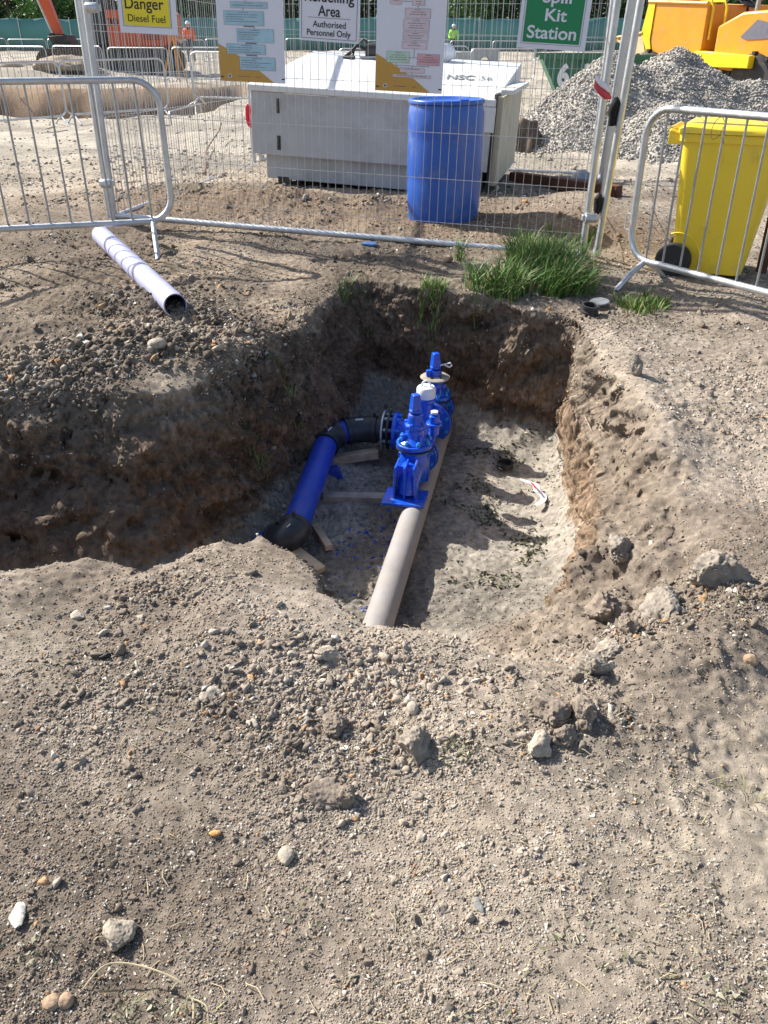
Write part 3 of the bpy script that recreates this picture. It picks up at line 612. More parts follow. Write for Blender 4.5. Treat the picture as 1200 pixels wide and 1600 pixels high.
# ------------------------------------------------------------------ crowd barriers
def rrect(w_, z0, z1, r, n=7):
    h = w_ / 2; p = []
    for cx, cz, a0 in ((h - r, z1 - r, 0), (-h + r, z1 - r, 90), (-h + r, z0 + r, 180), (h - r, z0 + r, 270)):
        p += arc((cx, 0, cz), r, R(a0), R(a0 + 90), n)
    return p
def make_barrier(label, cat='barrier', group=None, wide=2.2, z0=.18, z1=.98, hooks=True, rad=.0195, n=12):
    t = empty('crowd_barrier', (0, 0, 0), 0, label, cat, group)
    MB().tube(rrect(wide, z0, z1, .15), rad, n, True).build('frame', 'galv', t)
    m = MB(); x = -wide / 2 + .122 * .95
    while x < wide / 2 - .06:
        zt = z1; zb = z0; e = wide / 2 - abs(x)
        if e < .15: dzc = .15 - math.sqrt(max(0, .15 ** 2 - (.15 - e) ** 2)); zt -= dzc; zb += dzc
        m.cyl((x, 0, zb), (x, 0, zt), .0062, n=8, caps=False); x += .122
    m.build('infill_bars', 'galv_dark', t)
    for s in (-1, 1):
        m = MB(); X = s * (wide / 2 - .13)
        m.tube([(X, .005, z0 - .005), (X, .10, z0 - .05), (X, .27, .0)], .0165, 10); m.tube([(X, -.005, z0 - .005), (X, -.10, z0 - .05), (X, -.27, .0)], .0165, 10)
        m.build('foot', 'galv', t)
    if hooks:
        X = wide / 2
        for zc in (.42, .82):
            m = MB(); m.tube([(X, 0, zc), (X + .045, 0, zc), (X + .055, 0, zc - .01), (X + .055, 0, zc - .085), (X, 0, zc - .09)], .0045, 6)
            m.build('hook', 'galv', t)
    return t
bl_ = make_barrier('galvanised crowd barrier at the left edge with its rounded end by the lilac pipe')
pr = Vector((-1.345, 5.54, 0)); pl = Vector((-2.34, 5.27, 0)); dv = (pl - pr).normalized(); ctr = pr + dv * 1.1
bl_.location = (ctr.x, ctr.y, gz(-1.4, 5.5) + .0); bl_.rotation_euler = (0, 0, math.atan2(-dv.y, -dv.x))
br_ = make_barrier('galvanised crowd barrier on the right standing in front of the yellow wheelie bin')
d2 = Vector((.55, -.835, 0)).normalized(); p0 = Vector((1.445, 5.02, 0)); ctr = p0 + d2 * 1.1
br_.location = (ctr.x, ctr.y, -.115); br_.rotation_euler = (0, 0, math.atan2(d2.y, d2.x) + math.pi)
MB().tube([(pp[0], pp[1], pp[2]) for pp in arc((1.68, 4.64, .84), .035, 0, 2 * math.pi * .92, 14)] + [(1.72, 4.60, .80)], .0016, 5)
m = MB(); q = at_y(1123, 190, 4.62); m.tube([(q.x + .028 * math.cos(a) , q.y + .02 * math.sin(a), q.z - .03 + .05 * math.sin(a + .6)) for a in [i * .45 for i in range(14)]] + [(q.x + .045, q.y, q.z - .10)], .0018, 5)
tag(m.build('tie_wire', 'rust'), 'thin wire looped round the top rail of the right hand barrier', 'wire')
# background barriers, one light model copied
far0 = make_barrier('galvanised crowd barrier', hooks=False, n=6, z0=.16, z1=1.05)
firstb = [True]
def barrier_row(pts, label, group):
    for a, b in zip(pts[:-1], pts[1:]):
        a = Vector(a); b = Vector(b); L_ = (b - a).length; k = max(1, round(L_ / 2.3))
        for i in range(k):
            c_ = a.lerp(b, (i + .5) / k)
            o = far0 if firstb[0] else copy_tree(far0); firstb[0] = False
            o.location = (c_.x, c_.y, gz(c_.x, c_.y) - .02); o.rotation_euler = (0, 0, math.atan2(b.y - a.y, b.x - a.x)); o['label'] = label; o['group'] = group
barrier_row([(-11.6, 14.2), (-9.4, 14.8), (-7.4, 15.5), (-5.9, 17.2), (-4.4, 18.7), (-4.15, 21.0), (-2.4, 20.4)], 'grey crowd barrier in the nearer row bounding the brown excavation on the left', 'barriers round the excavation')
barrier_row([(-4.2, 21.0), (-4.9, 24.0), (-5.8, 28.4)], 'grey crowd barrier in the side row beyond the brown excavation', 'barriers beyond the excavation')
barrier_row([(-20.5, 37.5), (-13.7, 33.6), (-9.2, 31.4), (-4.7, 30.2)], 'grey crowd barrier in the row just before the orange excavator', 'barriers before the excavator')
barrier_row([(-30, 54), (-14, 52), (-3, 50), (12, 48), (24, 52)], 'grey crowd barrier in the farthest row before the green screen', 'barriers before the green screen')
barrier_row([(-1.6, 33), (5.2, 32.2)], 'grey crowd barrier in the row behind the fuel tank', 'barriers behind the tank')
barrier_row([(5.4, 26.4), (12.1, 27.2)], 'grey crowd barrier in the row behind the green skip', 'barriers behind the skip')
# ------------------------------------------------------------------ mesh fence panels
def fence_panel(label, A, B, up, H=2.0, name='mesh_fence_panel', ext=(.0, .0), clamp=()):
    A = Vector(A); B = Vector(B); u = (B - A).normalized(); n = u.cross(up).normalized(); v = n.cross(u).normalized(); n = -n if n.y > 0 else n
    W = (B - A).length; t = empty(name, A, 0, label, 'fence panel', 'mesh panels of the fuel enclosure')
    nn = u.cross(v); t.rotation_euler = Matrix((u, -nn, v)).transposed().to_euler()   # local x=u, y=into, z=up
    for s, X in ((0, 0), (1, W)):
        MB().cyl((X, 0, -ext[s]), (X, 0, H), .021, n=14).build('post', 'galv', t)
    MB().cyl((.02, 0, .0), (W - .02, 0, .0), .0205, n=14).build('bottom_rail', 'galv', t)
    MB().cyl((.02, 0, H - .02), (W - .02, 0, H - .02), .0205, n=14).build('top_rail', 'galv', t)
    m = MB(); k = int((W - .08) / .052)
    for i in range(k + 1):
        x = .04 + (W - .08) * i / k; m.cyl((x, -.004, -.02), (x, -.004, H - .0), .0020, n=4, caps=False)
    z = .13
    while z < H - .03: m.cyl((.0, -.0075, z), (W, -.0075, z), .0022, n=4, caps=False); z += .262
    m.build('wire_mesh', 'wire', t, smooth=False)
    return t, A, u, v, -nn, W
UP = Vector((0, 0, 1))
FA = Vector((-1.925, 6.20, .085)); FB = Vector((1.235, 5.30, .01))
fp, fA, fu, fv, fn, fW = fence_panel('front mesh fence panel carrying the safety signs before the fuel tank', FA, FB, UP, ext=(.06, .09))
fnn = fu.cross(fv); 
if fnn.y > 0: fnn = -fnn                     # towards the camera
fence_panel('left side mesh panel running back from the front panel beside the tank', (-1.98, 6.27, .05), (-1.40, 9.68, -.02), UP, ext=(.06, .06))
fence_panel('right side mesh panel seen nearly edge on behind the taped posts', (1.335, 5.34, -.02), (2.11, 8.68, .0), (Vector((.05, 0, 1))), ext=(.10, .04))
fence_panel('rear mesh panel closing the enclosure behind the fuel tank', (-1.34, 9.78, .02), (2.05, 8.80, .0), UP, ext=(.06, .06))
def clamp(label, p, nm='fence_clamp'):
    m = MB(); m.box(p, (.10, .035, .035)); m.cyl(Vector(p) + Vector((0, -.03, .0)), Vector(p) + Vector((0, -.045, 0)), .011, n=6); m.cyl(Vector(p) + Vector((-.035, -.018, 0)), Vector(p) + Vector((.035, -.018, 0)), .03, n=10)
    tag(m.build(nm, 'galv', bevel=.003), label, 'clamp')
clamp('bright steel clamp joining the two left posts low down', at_y(167, 286, 6.10))
clamp('steel clamp joining the two left posts at the top of the photo', at_y(145, 12, 6.10))
clamp('steel clamp joining the two right posts just above the grass', at_y(922, 340, 5.28))
# tape and rags on the right posts
def rag(name, pts, wd, m_, label, cat, seed):
    g3 = random.Random(seed); m = MB(); ps = [Vector(p) for p in pts]; m.tube([p + Vector(((g3.random() - .5) * .008, (g3.random() - .5) * .008, 0)) for p in ps], [w_ * (.8 + .4 * g3.random()) for w_ in wd], 9)
    return tag(m.build(name, m_), label, cat)
q0, q1 = at_y(963, 152, 5.34), at_y(955, 196, 5.34)
rag('black_rag', [q0 + (q1 - q0) * t + Vector((.004 * math.sin(t * 9), 0, 0)) for t in (0, .15, .35, .55, .75, 1)], [.010, .034, .036, .030, .026, .020], 'rag_black', 'ragged black plastic tied round the right post below the red tape', 'rag', 1)
q0, q1 = at_y(937, 303, 5.34), at_y(932, 334, 5.34)
rag('black_rag', [q0 + (q1 - q0) * t for t in (0, .2, .5, .8, 1)], [.010, .030, .031, .026, .014], 'rag_black', 'small black rag low on the right post just above the clamp', 'rag', 2)
q0 = at_y(940, 140, 5.22)
m = MB(); m.cur = 0
pts = [(-.045, .0, .05), (-.02, -.012, .02), (.02, -.006, -.005), (.06, 0, -.02)]
for (a, b) in ((0.014, 0), (-.02, 1)):
    m.cur = b; V = []
    for i, p in enumerate(pts):
        for s in (-1, 1): V.append(q0 + Vector(p) + Vector((0, -.003 * b, a + s * (.017 + .003 * i * (1 if i < 3 else -1)))))
    m.add(V, [(2 * i, 2 * i + 1, 2 * i + 3, 2 * i + 2) for i in range(3)])
o = m.build('barrier_tape', ['tape_white', 'tape_red'], angle=80); sm_ = o.modifiers.new('s', 'SOLIDIFY'); sm_.thickness = .0012
tag(o, 'scrap of red and white barrier tape knotted on the right hand fence post', 'tape')
# ------------------------------------------------------------------ signs hung on the front panel
def sign(label, pxl, pyl, pxr, pyr, h, holes=True):
    off = fnn * .016; a = at_plane(pxl, pyl, fA + off, fnn); b = at_plane(pxr, pyr, fA + off, fnn); W = (b - a).length; c_ = (a + b) / 2; u = (b - a).normalized()
    v = -fnn.cross(u) if (fnn.cross(u)).z < 0 else fnn.cross(u); t = empty('safety_sign', c_, 0, label, 'sign')
    zc0 = (c_ - Vector((0, 0, CAMZ))).dot(Vector((0, cp, -sp))); kz = zc0 / FPX / 1.17 / (W / (pxr - pxl)); h = h / kz
    t.rotation_euler = Matrix((u, -fnn, v)).transposed().to_euler(); t.scale = (1, 1, kz)
    MB().box((0, 0, h / 2), (W, .006, h)).build('board', 'sign_white', t)
    return t, W
def flat(name, t, x0, x1, z0, z1, m, y=-.0042):
    mb = MB(); mb.add([(x0, y, z0), (x1, y, z0), (x1, y, z1), (x0, y, z1)], [(0, 1, 2, 3)]); return mb.build(name, m, t, smooth=False)
def outline(name, t, x0, x1, z0, z1, w_, m, y=-.0046):
    mb = MB()
    for a in ((x0, x1, z0, z0 + w_), (x0, x1, z1 - w_, z1), (x0, x0 + w_, z0 + w_, z1 - w_), (x1 - w_, x1, z0 + w_, z1 - w_)):
        mb.add([(a[0], y, a[2]), (a[1], y, a[2]), (a[1], y, a[3]), (a[0], y, a[3])], [(0, 1, 2, 3)])
    return mb.build(name, m, t, smooth=False)
S = 1.0
t, W = sign('white and yellow sign reading Danger Diesel Fuel on the left of the fence', 189, 50, 278, 55, .60); k = W / 89
fx_ = lambda px, c0: (px - c0) * k
flat('yellow_panel', t, fx_(197, 233.5), fx_(268, 233.5), 12 * k, 130 * k, 'sign_yellow'); outline('border', t, fx_(195, 233.5), fx_(270, 233.5), 10 * k, 132 * k, .0035, 'ink_soft')
text_mesh('lettering', 'Danger', fx_(200, 233.5), fx_(260, 233.5), 38 * k, 56 * k, -.0052, 'ink', t, .012)
text_mesh('lettering', 'Diesel Fuel', fx_(203, 233.5), fx_(261, 233.5), 18 * k, 29.5 * k, -.0052, 'ink', t, .008)
mb = MB(); mb.add([(-34 * k, -.0052, 68 * k), (34 * k, -.0052, 68 * k), (0, -.0052, 126 * k)], [(0, 1, 2)]); mb.build('warning_triangle', 'ink', t, smooth=False)
t, W = sign('white sign reading Refuelling Area Authorised Personnel Only in the middle', 468, 62, 560, 69, .62); k = W / 92; C0 = 514
outline('border', t, -43 * k, 43 * k, 4 * k, 120 * k, .003, 'ink_soft')
text_mesh('lettering', 'Personnel Only', fx_(480, C0), fx_(548, C0), 9 * k, 19 * k, -.0052, 'ink', t, .010)
text_mesh('lettering', 'Authorised', fx_(489, C0), fx_(540, C0), 22.5 * k, 32.5 * k, -.0052, 'ink', t, .010)
flat('rule', t, fx_(481, C0), fx_(547, C0), 37 * k, 37.6 * k, 'ink')
text_mesh('lettering', 'Area', fx_(497, C0), fx_(531, C0), 40 * k, 57 * k, -.0052, 'ink', t, .012)
text_mesh('lettering', 'Refuelling', fx_(476, C0), fx_(552, C0), 62 * k, 80 * k, -.0052, 'ink', t, .012)
t, W = sign('green sign reading Spill Kit Station on the right of the fence', 807, 74, 913, 81, .66); k = W / 106; C0 = 862
flat('green_panel', t, -45 * k, 43 * k, 10 * k, 128 * k, 'sign_green'); outline('border', t, -47.5 * k, 45.5 * k, 7.5 * k, 130.5 * k, .002, 'ink_soft')
text_mesh('lettering', 'Station', fx_(823, C0) - .0, fx_(899, C0), 17 * k, 37 * k, -.0052, 'sign_white', t, .018)
text_mesh('lettering', 'Kit', fx_(848, C0), fx_(881, C0), 45 * k, 64 * k, -.0052, 'sign_white', t, .018)
text_mesh('lettering', 'Spill', fx_(841, C0), fx_(885, C0), 73 * k, 92 * k, -.0052, 'sign_white', t, .018)
def chart(label, pl, pr_, boxes, links, H=.80):
    t, W = sign(label, *pl, *pr_, H); w0 = pr_[0] - pl[0]; k = W / w0; C0 = (pl[0] + pr_[0]) / 2
    hw = W / 2 - .001; Z = 60 * k
    mb = MB(); mb.add([(-hw, -.0042, .001), (-hw + .83 * W, -.0042, .001), (-hw + .60 * W, -.0042, 20 * k), (-hw + .33 * W, -.0042, 40 * k), (-hw, -.0042, Z)], [(0, 1, 2, 3, 4)]); mb.build('ochre_corner', 'sign_ochre', t, smooth=False)
    mb = MB(); mb.cyl((-hw + .15 * W, -.0048, 9 * k), (-hw + .15 * W, -.0043, 9 * k), 3.2 * k, n=16); mb.build('emblem', 'sign_white', t)
    mb = MB(); mb.cyl((-hw + .15 * W, -.0052, 9 * k), (-hw + .15 * W, -.0049, 9 * k), 2.2 * k, n=12); mb.build('emblem_mark', 'ink_soft', t)
    flat('small_print', t, -hw + .28 * W, -hw + .46 * W, 8.4 * k, 9.4 * k, 'ink_soft', -.005); flat('small_print', t, -hw + .55 * W, -hw + .62 * W, 8.4 * k, 9.4 * k, 'ink_soft', -.005)
    for X in (-hw + .004, hw - .02): flat('cable_tie', t, X, X + .02, 6 * k, 8 * k, 'ink', -.006)
    r3 = random.Random(4)
    for (x0, x1, y0, y1, mm) in boxes:
        a, b, c_, d_ = (x0 - C0) * k, (x1 - C0) * k, (pl[1] + 2.5 - y1) * k, (pl[1] + 2.5 - y0) * k
        bx_ = flat('chart_box', t, a, b, c_, d_, mm, -.0050); outline('box_border', bx_, a, b, c_, d_, .0012, 'ink_grey', -.0054)
        mb = MB(); n = max(1, int((y1 - y0 - 1) / 3.6))
        for i in range(n):
            zz = d_ - (2.2 + i * 3.5) * k; cw = (b - a) * (.25 if i == 0 and n > 1 else .35 + .5 * r3.random()); xs_ = (a + b) / 2 - cw / 2 if (i == 0 or mm != 'box_blue') else a + .06 * (b - a)
            # words as short dashes
            x = xs_
            while x < xs_ + cw:
                l = (1.2 + 3 * r3.random()) * k; l = min(l, xs_ + cw - x + .001); mb.add([(x, -.0056, zz - .55 * k), (x + l, -.0056, zz - .55 * k), (x + l, -.0056, zz + .55 * k), (x, -.0056, zz + .55 * k)], [(0, 1, 2, 3)]); x += l + .9 * k
        if mb.f: mb.build('print', 'ink_grey', bx_, smooth=False)
    for (x0, y0, x1, y1) in links:
        mb = MB(); a, b, c_, d_ = (min(x0, x1) - C0 - .35) * k, (max(x0, x1) - C0 + .35) * k, (pl[1] + 2.5 - max(y0, y1) - .35) * k, (pl[1] + 2.5 - min(y0, y1) + .35) * k
        mb.add([(a, -.0048, c_), (b, -.0048, c_), (b, -.0048, d_), (a, -.0048, d_)], [(0, 1, 2, 3)])
        mb.build('flow_line', 'ink_grey', t, smooth=False)
chart('white poster with a blue flow chart over an ochre corner, left of the middle', (345, 126), (446, 131),
      [(367, 423, 3, 13, 'box_blue'), (356, 417, 17, 39, 'box_blue'), (375, 431, 44, 65, 'box_blue'), (358, 418, 68, 84, 'box_blue'), (377, 432, 88, 109, 'box_blue'), (362, 420, -14, -2, 'box_blue'), (370, 428, -40, -20, 'box_blue')],
      [(386, 13, 386, 17), (386, 40, 402, 41), (402, 40, 402, 44), (388, 66, 404, 67), (388, 66, 388, 68), (388, 85, 404, 86), (404, 86, 404, 88), (390, -2, 390, 3), (395, -20, 395, -14)])
chart('white poster with a pink flow chart over an ochre corner, above the blue drum', (586, 141), (690, 147),
      [(606, 623, -4, 7, 'box_pink'), (639, 658, -4, 8, 'box_pink'), (629, 667, 12, 27, 'box_pink'), (627, 666, 29, 46, 'box_pink'), (627, 665, 48, 61, 'box_pink'), (626, 664, 63, 74, 'box_pink'), (603, 638, 79, 97, 'box_green'), (650, 684, 81, 99, 'box_red'), (624, 662, 104, 112, 'box_pink'), (613, 672, 115, 120, 'box_pink'), (622, 668, -40, -14, 'box_pink')],
      [(648, 8, 648, 12), (648, 27, 648, 29), (646, 46, 646, 48), (645, 61, 645, 63), (645, 74, 645, 88), (638, 88, 650, 88), (618, 98, 618, 101), (618, 101, 668, 101), (668, 98, 668, 101), (643, 101, 643, 104), (643, 112, 643, 115), (623, 2, 639, 2), (645, -14, 645, -4)])
# ------------------------------------------------------------------ fuel tank
A0 = Vector((-1.14, 7.70, .02)); B0 = Vector((.82, 7.22, .02)); uu = (B0 - A0).normalized(); vv = Vector((-uu.y, uu.x, 0)); TW = (B0 - A0).length
tk = empty('fuel_tank', A0, math.atan2(uu.y, uu.x), 'big pale grey steel bunded fuel tank behind the mesh fence', 'fuel tank'); TD = 1.75; tk.rotation_euler.y = R(2.6)
zb = .06
m = MB(); m.prism([(0, .30), (TW, .30), (TW, .78), (0, .78)], 0, TD); m.build('bund_body', 'tank_grey', tk, bevel=.006)
m = MB(); m.box((TW / 2 + .03, TD / 2, .20), (TW - .14, TD - .16, .20)); m.build('plinth', 'tank_grey', tk, bevel=.004)
for x in (.25, TW - .3):
    for y in (.12, TD - .12): MB().box((x, y, .03), (.10, .08, .18)).build('foot', 'dark_metal', tk)
def slope(y): return .835 + .20 * y / TD
m = MB(); V = []
for (x, y) in ((-.02, -.02), (TW + .02, -.02), (TW + .02, TD + .02), (-.02, TD + .02)):
    V += [(x, y, .782), (x, y, slope(y))]
m.add(V, [(0, 2, 3, 1), (2, 4, 5, 3), (4, 6, 7, 5), (6, 0, 1, 7), (1, 3, 5, 7), (0, 6, 4, 2)]); lid = m.build('lid', 'tank_white', tk, bevel=.008)
m = MB(); m.prism([(TW - .60, .60), (TW + .025, .60), (TW + .025, .78), (TW - .60, .78)], -.028, -.002); m.build('lid_flap', 'tank_white', tk, bevel=.004)
m = MB(); m.box((TW + .045, TD / 2 - .05, .52), (.05, TD - .25, .66)); d_ = m.build('side_door', 'tank_beige', tk, bevel=.005)
m = MB(); m.box((TW + .012, TD / 2 - .02, .50), (.02, TD - .06, .74)); m.build('door_gap_shade', 'ink', tk)  # black sheet painted in as the shade of the gap round the door
m = MB(); m.box((TW + .09, TD * .42, .885), (.10, TD * .75, .035)); m.build('canopy_strip', 'tank_white', tk, bevel=.003)
for zz in (.70, .42):
    m = MB(); m.cyl((.245, -.012, zz - .05), (.245, -.012, zz + .02), .008, n=8); m.box((.245, -.004, zz - .02), (.03, .006, .11)); m.build('bracket', 'dark_metal', tk)
m = MB(); m.tube([(TW - .36, -.01, .56), (TW - .34, -.03, .575), (TW - .30, -.03, .56)], .007, 6); m.build('handle', 'dark_metal', tk)
# lettering lies on the sloping lid front right
def lay(o, x, y, dz=.004):
    o.location = (x, y, slope(y) + dz); o.rotation_euler = (math.atan2(.20, TD), 0, 0)
TM = Matrix.LocRotScale(tk.location, tk.rotation_euler, None); lp0 = TM @ Vector((0, 0, .835)); ln = (TM.to_3x3() @ Vector((0, -.20 / TD, 1))).normalized()
def lidtext(s, pa_, pb_, hh, bold):
    a = TM.inverted() @ at_plane(*pa_, lp0, ln); b = TM.inverted() @ at_plane(*pb_, lp0, ln)
    o = text_mesh('lettering', s, 0, (b - a).length, 0, hh, 0, 'ink_grey', tk, bold)
    ux = (b - a).normalized(); nz = Vector((0, -.20 / TD, 1)).normalized(); vy = nz.cross(ux)
    o.matrix_local = Matrix.Translation(a + nz * .006) @ Matrix((ux, -nz, vy)).transposed().to_4x4()
lidtext('NSC', (697, 124), (741, 126), .21, .03); lidtext('56', (749, 126), (768, 127), .20, .0)
# things on the tank: pump and bags
def wpt(x, y, z): return Vector(tk.location) + uu * x + vv * y + Vector((0, 0, z - .045 * x))
pm = empty('transfer_pump', wpt(.72, TD - .22, slope(TD - .22)), 0, 'black transfer pump with hoses at the back of the tank lid', 'pump')
m = MB(); m.cyl((-.10, 0, .07), (.12, 0, .07), .062, n=16); m.cyl((.12, 0, .07), (.17, 0, .07), .035, n=12); m.build('motor', 'dark_metal', pm)
m = MB(); m.box((0, 0, .012), (.30, .14, .02)); m.build('base_plate', 'galv_dark', pm)
m = MB(); m.tube([(-.10, 0, .08), (-.18, .02, .11), (-.24, 0, .05), (-.30, -.04, .012), (-.2, -.1, .012)], .016, 8); m.tube([(-.05, 0, .12), (-.12, .0, .16), (-.20, .03, .10), (-.22, .02, .02)], .010, 8); m.build('hose', 'rubber', pm)
def bag(label, p, s, seed, mm='white'):
    V, Fa = lump(I3, seed, .5, 2); V = V * np.array(s) * (1 + .25 * n3(V[:, 0] * 4, V[:, 1] * 4, V[:, 2] * 4, seed))[:, None]
    o = rawmesh('plastic_bag', V, Fa, mm, None, None, True); o.location = p; tag(o, label, 'bag')
bag('crumpled white bag on the tank lid right of the black pump', wpt(1.02, TD - .2, slope(TD) + .05), (.06, .06, .07), 5)
bag('wide crumpled white sack at the back of the tank lid', wpt(1.33, TD - .15, slope(TD) + .05), (.13, .07, .075), 8)
# red cable coil on the left of the tank
m = MB(); q = at_y(391, 180, 7.85); 
for i in range(5):
    m.tube([q + Vector((.022 * math.cos(a) + .006 * i - .012, .01 * i - .02, .085 * math.sin(a) - .005 * i)) for a in [j * .42 for j in range(15)]], .005, 6, True)
tag(m.build('cable_coil', 'red'), 'coil of bright red cable hung on the left end of the fuel tank', 'cable')
# loose black cable on the ground
m = MB(); m.tube([on(346, 192, .25), on(342, 205, .16), on(330, 222, .08), on(322, 236, .02), on(322, 255, .01), on(320, 270, .01)], .010, 6)
tag(m.build('stray_cable', 'rust'), 'bent dark cable sticking up from the soil left of the tank', 'cable')
# blue drum
bp_ = on(694, 344); dr = empty('plastic_drum', (bp_.x + .0, bp_.y + .16, gz(bp_.x, bp_.y) - .035), 0, 'tall blue plastic drum standing in front of the fuel tank', 'drum'); dr.scale = (.93, .93, .90)
m = MB(); m.lathe([(.245, 0), (.262, .012), (.270, .04), (.272, .10), (.281, .13), (.283, .30), (.279, .33), (.283, .36), (.284, .60), (.280, .63), (.284, .66), (.283, .80), (.272, .84), (.268, .86)], n=56); m.build('drum_shell', 'drum_blue', dr, angle=60)
m = MB(); m.lathe([(.268, .862), (.282, .866), (.284, .885), (.276, .895), (.255, .893), (.245, .880), (.0, .876)], n=56); m.build('rim', 'drum_blue', dr, angle=60)
m = MB(); m.lathe([(.0, .878), (.04, .878), (.04, .888), (.0, .888)], (.13, .02, 0), 20); m.build('bung', 'drum_blue', dr)
# ------------------------------------------------------------------ wheelie bin
by = empty('wheelie_bin', (2.0, 5.20, gz(1.9, 5.2) - .01), math.atan2(-.44, .90), 'bright yellow wheelie bin behind the right hand barrier', 'bin'); by.scale = (1.05, 1.05, 1.0)
def ringbox(levels, r=.05, n=5):
    m = MB(); V = []; 
    for (x0, x1, y0, y1, z) in levels:
        for cx, cy, a0 in ((x1 - r, y1 - r, 0), (x0 + r, y1 - r, 90), (x0 + r, y0 + r, 180), (x1 - r, y0 + r, 270)):
            for i in range(n + 1): a = R(a0 + 90 * i / n); V.append((cx + r * math.cos(a), cy + r * math.sin(a), z))
    k = 4 * (n + 1); F = []
    for l in range(len(levels) - 1):
        for i in range(k): F.append((l * k + i, l * k + (i + 1) % k, (l + 1) * k + (i + 1) % k, (l + 1) * k + i))
    F += [tuple(range(k - 1, -1, -1)), tuple(range((len(levels) - 1) * k, len(levels) * k))]
    return m.add(V, F)
hb = .80
m = ringbox([(-.185, .19, -.19, .19, .03), (-.19, .195, -.195, .195, .05), (-.235, .275, -.235, .235, hb - .09), (-.238, .278, -.238, .238, hb - .05)]); m.build('bin_body', 'bin_yellow', by, angle=50)
m = ringbox([(-.25, .295, -.25, .25, hb - .055), (-.252, .297, -.252, .252, hb - .012), (-.245, .29, -.245, .245, hb - .010)]); m.build('rim', 'bin_yellow', by, angle=50, bevel=.003)
m = ringbox([(-.262, .305, -.262, .262, hb - .008), (-.262, .308, -.262, .262, hb + .012), (-.235, .27, -.235, .235, hb + .035), (-.15, .2, -.16, .16, hb + .045)]); m.build('lid', 'bin_yellow', by, angle=50)
m = MB(); m.tube([(-.25, -.19, hb - .02), (-.30, -.19, hb - .005), (-.31, -.17, hb), (-.31, .17, hb), (-.30, .19, hb - .005), (-.25, .19, hb - .02)], .014, 8)
for y in (-.19, 0, .19): m.box((-.275, y, hb - .04), (.07, .018, .07))
m.build('handle', 'bin_yellow', by, bevel=.002)
m = MB(); m.cyl((-.175, -.21, .095), (-.175, .21, .095), .012, n=10); m.build('axle', 'dark_metal', by)
for s in (-1, 1):
    y0, y1 = s * .20, s * .255
    m = MB(); Mx = Matrix.Rotation(R(90), 3, 'X'); m.lathe([(.055, -.028), (.088, -.027), (.098, -.016), (.100, 0), (.098, .016), (.088, .027), (.055, .028)], (-.175, s * .232, .098), 32, Mx); wh = m.build('wheel', 'rubber', by)
    m = MB(); m.lathe([(.0, -.026), (.02, -.032), (.03, -.02), (.056, -.022), (.056, .022), (.03, .02), (.02, .032), (0, .026)], (-.175, s * .232, .098), 24, Mx); m.build('rim', 'black_pe', wh)
for s in (-1, 1):
    m = MB(); m.tube([(-.165 + .13 * math.cos(a), s * (.203 + .004 * math.sin(a)), .09 + .16 * math.sin(a)) for a in [R(-10 + 11 * i) for i in range(12)]], .007, 6); m.build('wheel_arch', 'bin_yellow', by)
for x in (-.02, .15):
    m = MB(); m.box((x, -.243, hb - .13), (.008, .006, .06)); m.build('rib', 'bin_yellow', by)
# rusty beam, red post and silver disc behind
a, b = on(800, 277, .03), on(968, 300, .04)
m = MB(); d_ = (b - a).normalized(); rot = d_.to_track_quat('X', 'Z').to_matrix(); m.box((a + b) / 2, ((b - a).length, .09, .10), rot); tag(m.build('rusty_beam', 'rust', bevel=.008), 'long rusty brown beam lying behind the right hand fence posts', 'beam')
q = on(912, 283); m = MB(); m.lathe([(.0, 0), (.09, 0), (.10, .015), (.075, .06), (.03, .085), (0, .09)], (q.x, q.y + .1, gz(q.x, q.y)), 24); tag(m.build('metal_cover', 'galv_dark'), 'small domed grey metal cover beside the rusty beam', 'cover')
q = at(1203, 462, -.1); m = MB(); m.box((q.x + .075, q.y + .35, .12), (.05, .05, .44)); tag(m.build('red_post', 'rust', bevel=.004), 'short rusty red post at the right edge beside the yellow bin', 'post')
# ------------------------------------------------------------------ lilac pipe on the ground
a, b = on(163, 372, .065), on(274, 477, .055)
m = MB(); dirp = (b - a).normalized(); a2 = a - dirp * .10
def hollow(m, a, b, r, t_, n=28):
    d = (b - a).normalized(); u = d.orthogonal().normalized(); w_ = d.cross(u); V = []
    for p, rr in ((a, r), (b, r), (b, r - t_), (a, r - t_)):
        for i in range(n): th = 2 * math.pi * i / n; V.append(p + (u * math.cos(th) + w_ * math.sin(th)) * rr)
    F = []
    for l in range(4):
        for i in range(n): F.append((l * n + i, l * n + (i + 1) % n, ((l + 1) % 4) * n + (i + 1) % n, ((l + 1) % 4) * n + i))
    return m.add(V, F)
o = hollow(MB(), a2, b, .060, .005).build('duct_pipe', 'lilac_pipe', None, angle=50); tag(o, 'length of pale lilac pipe lying on the soil under the left barrier', 'pipe')
hollow(MB(), a2, b - dirp * .004, .0545, .003).build('lining', 'pipe_inside', o)
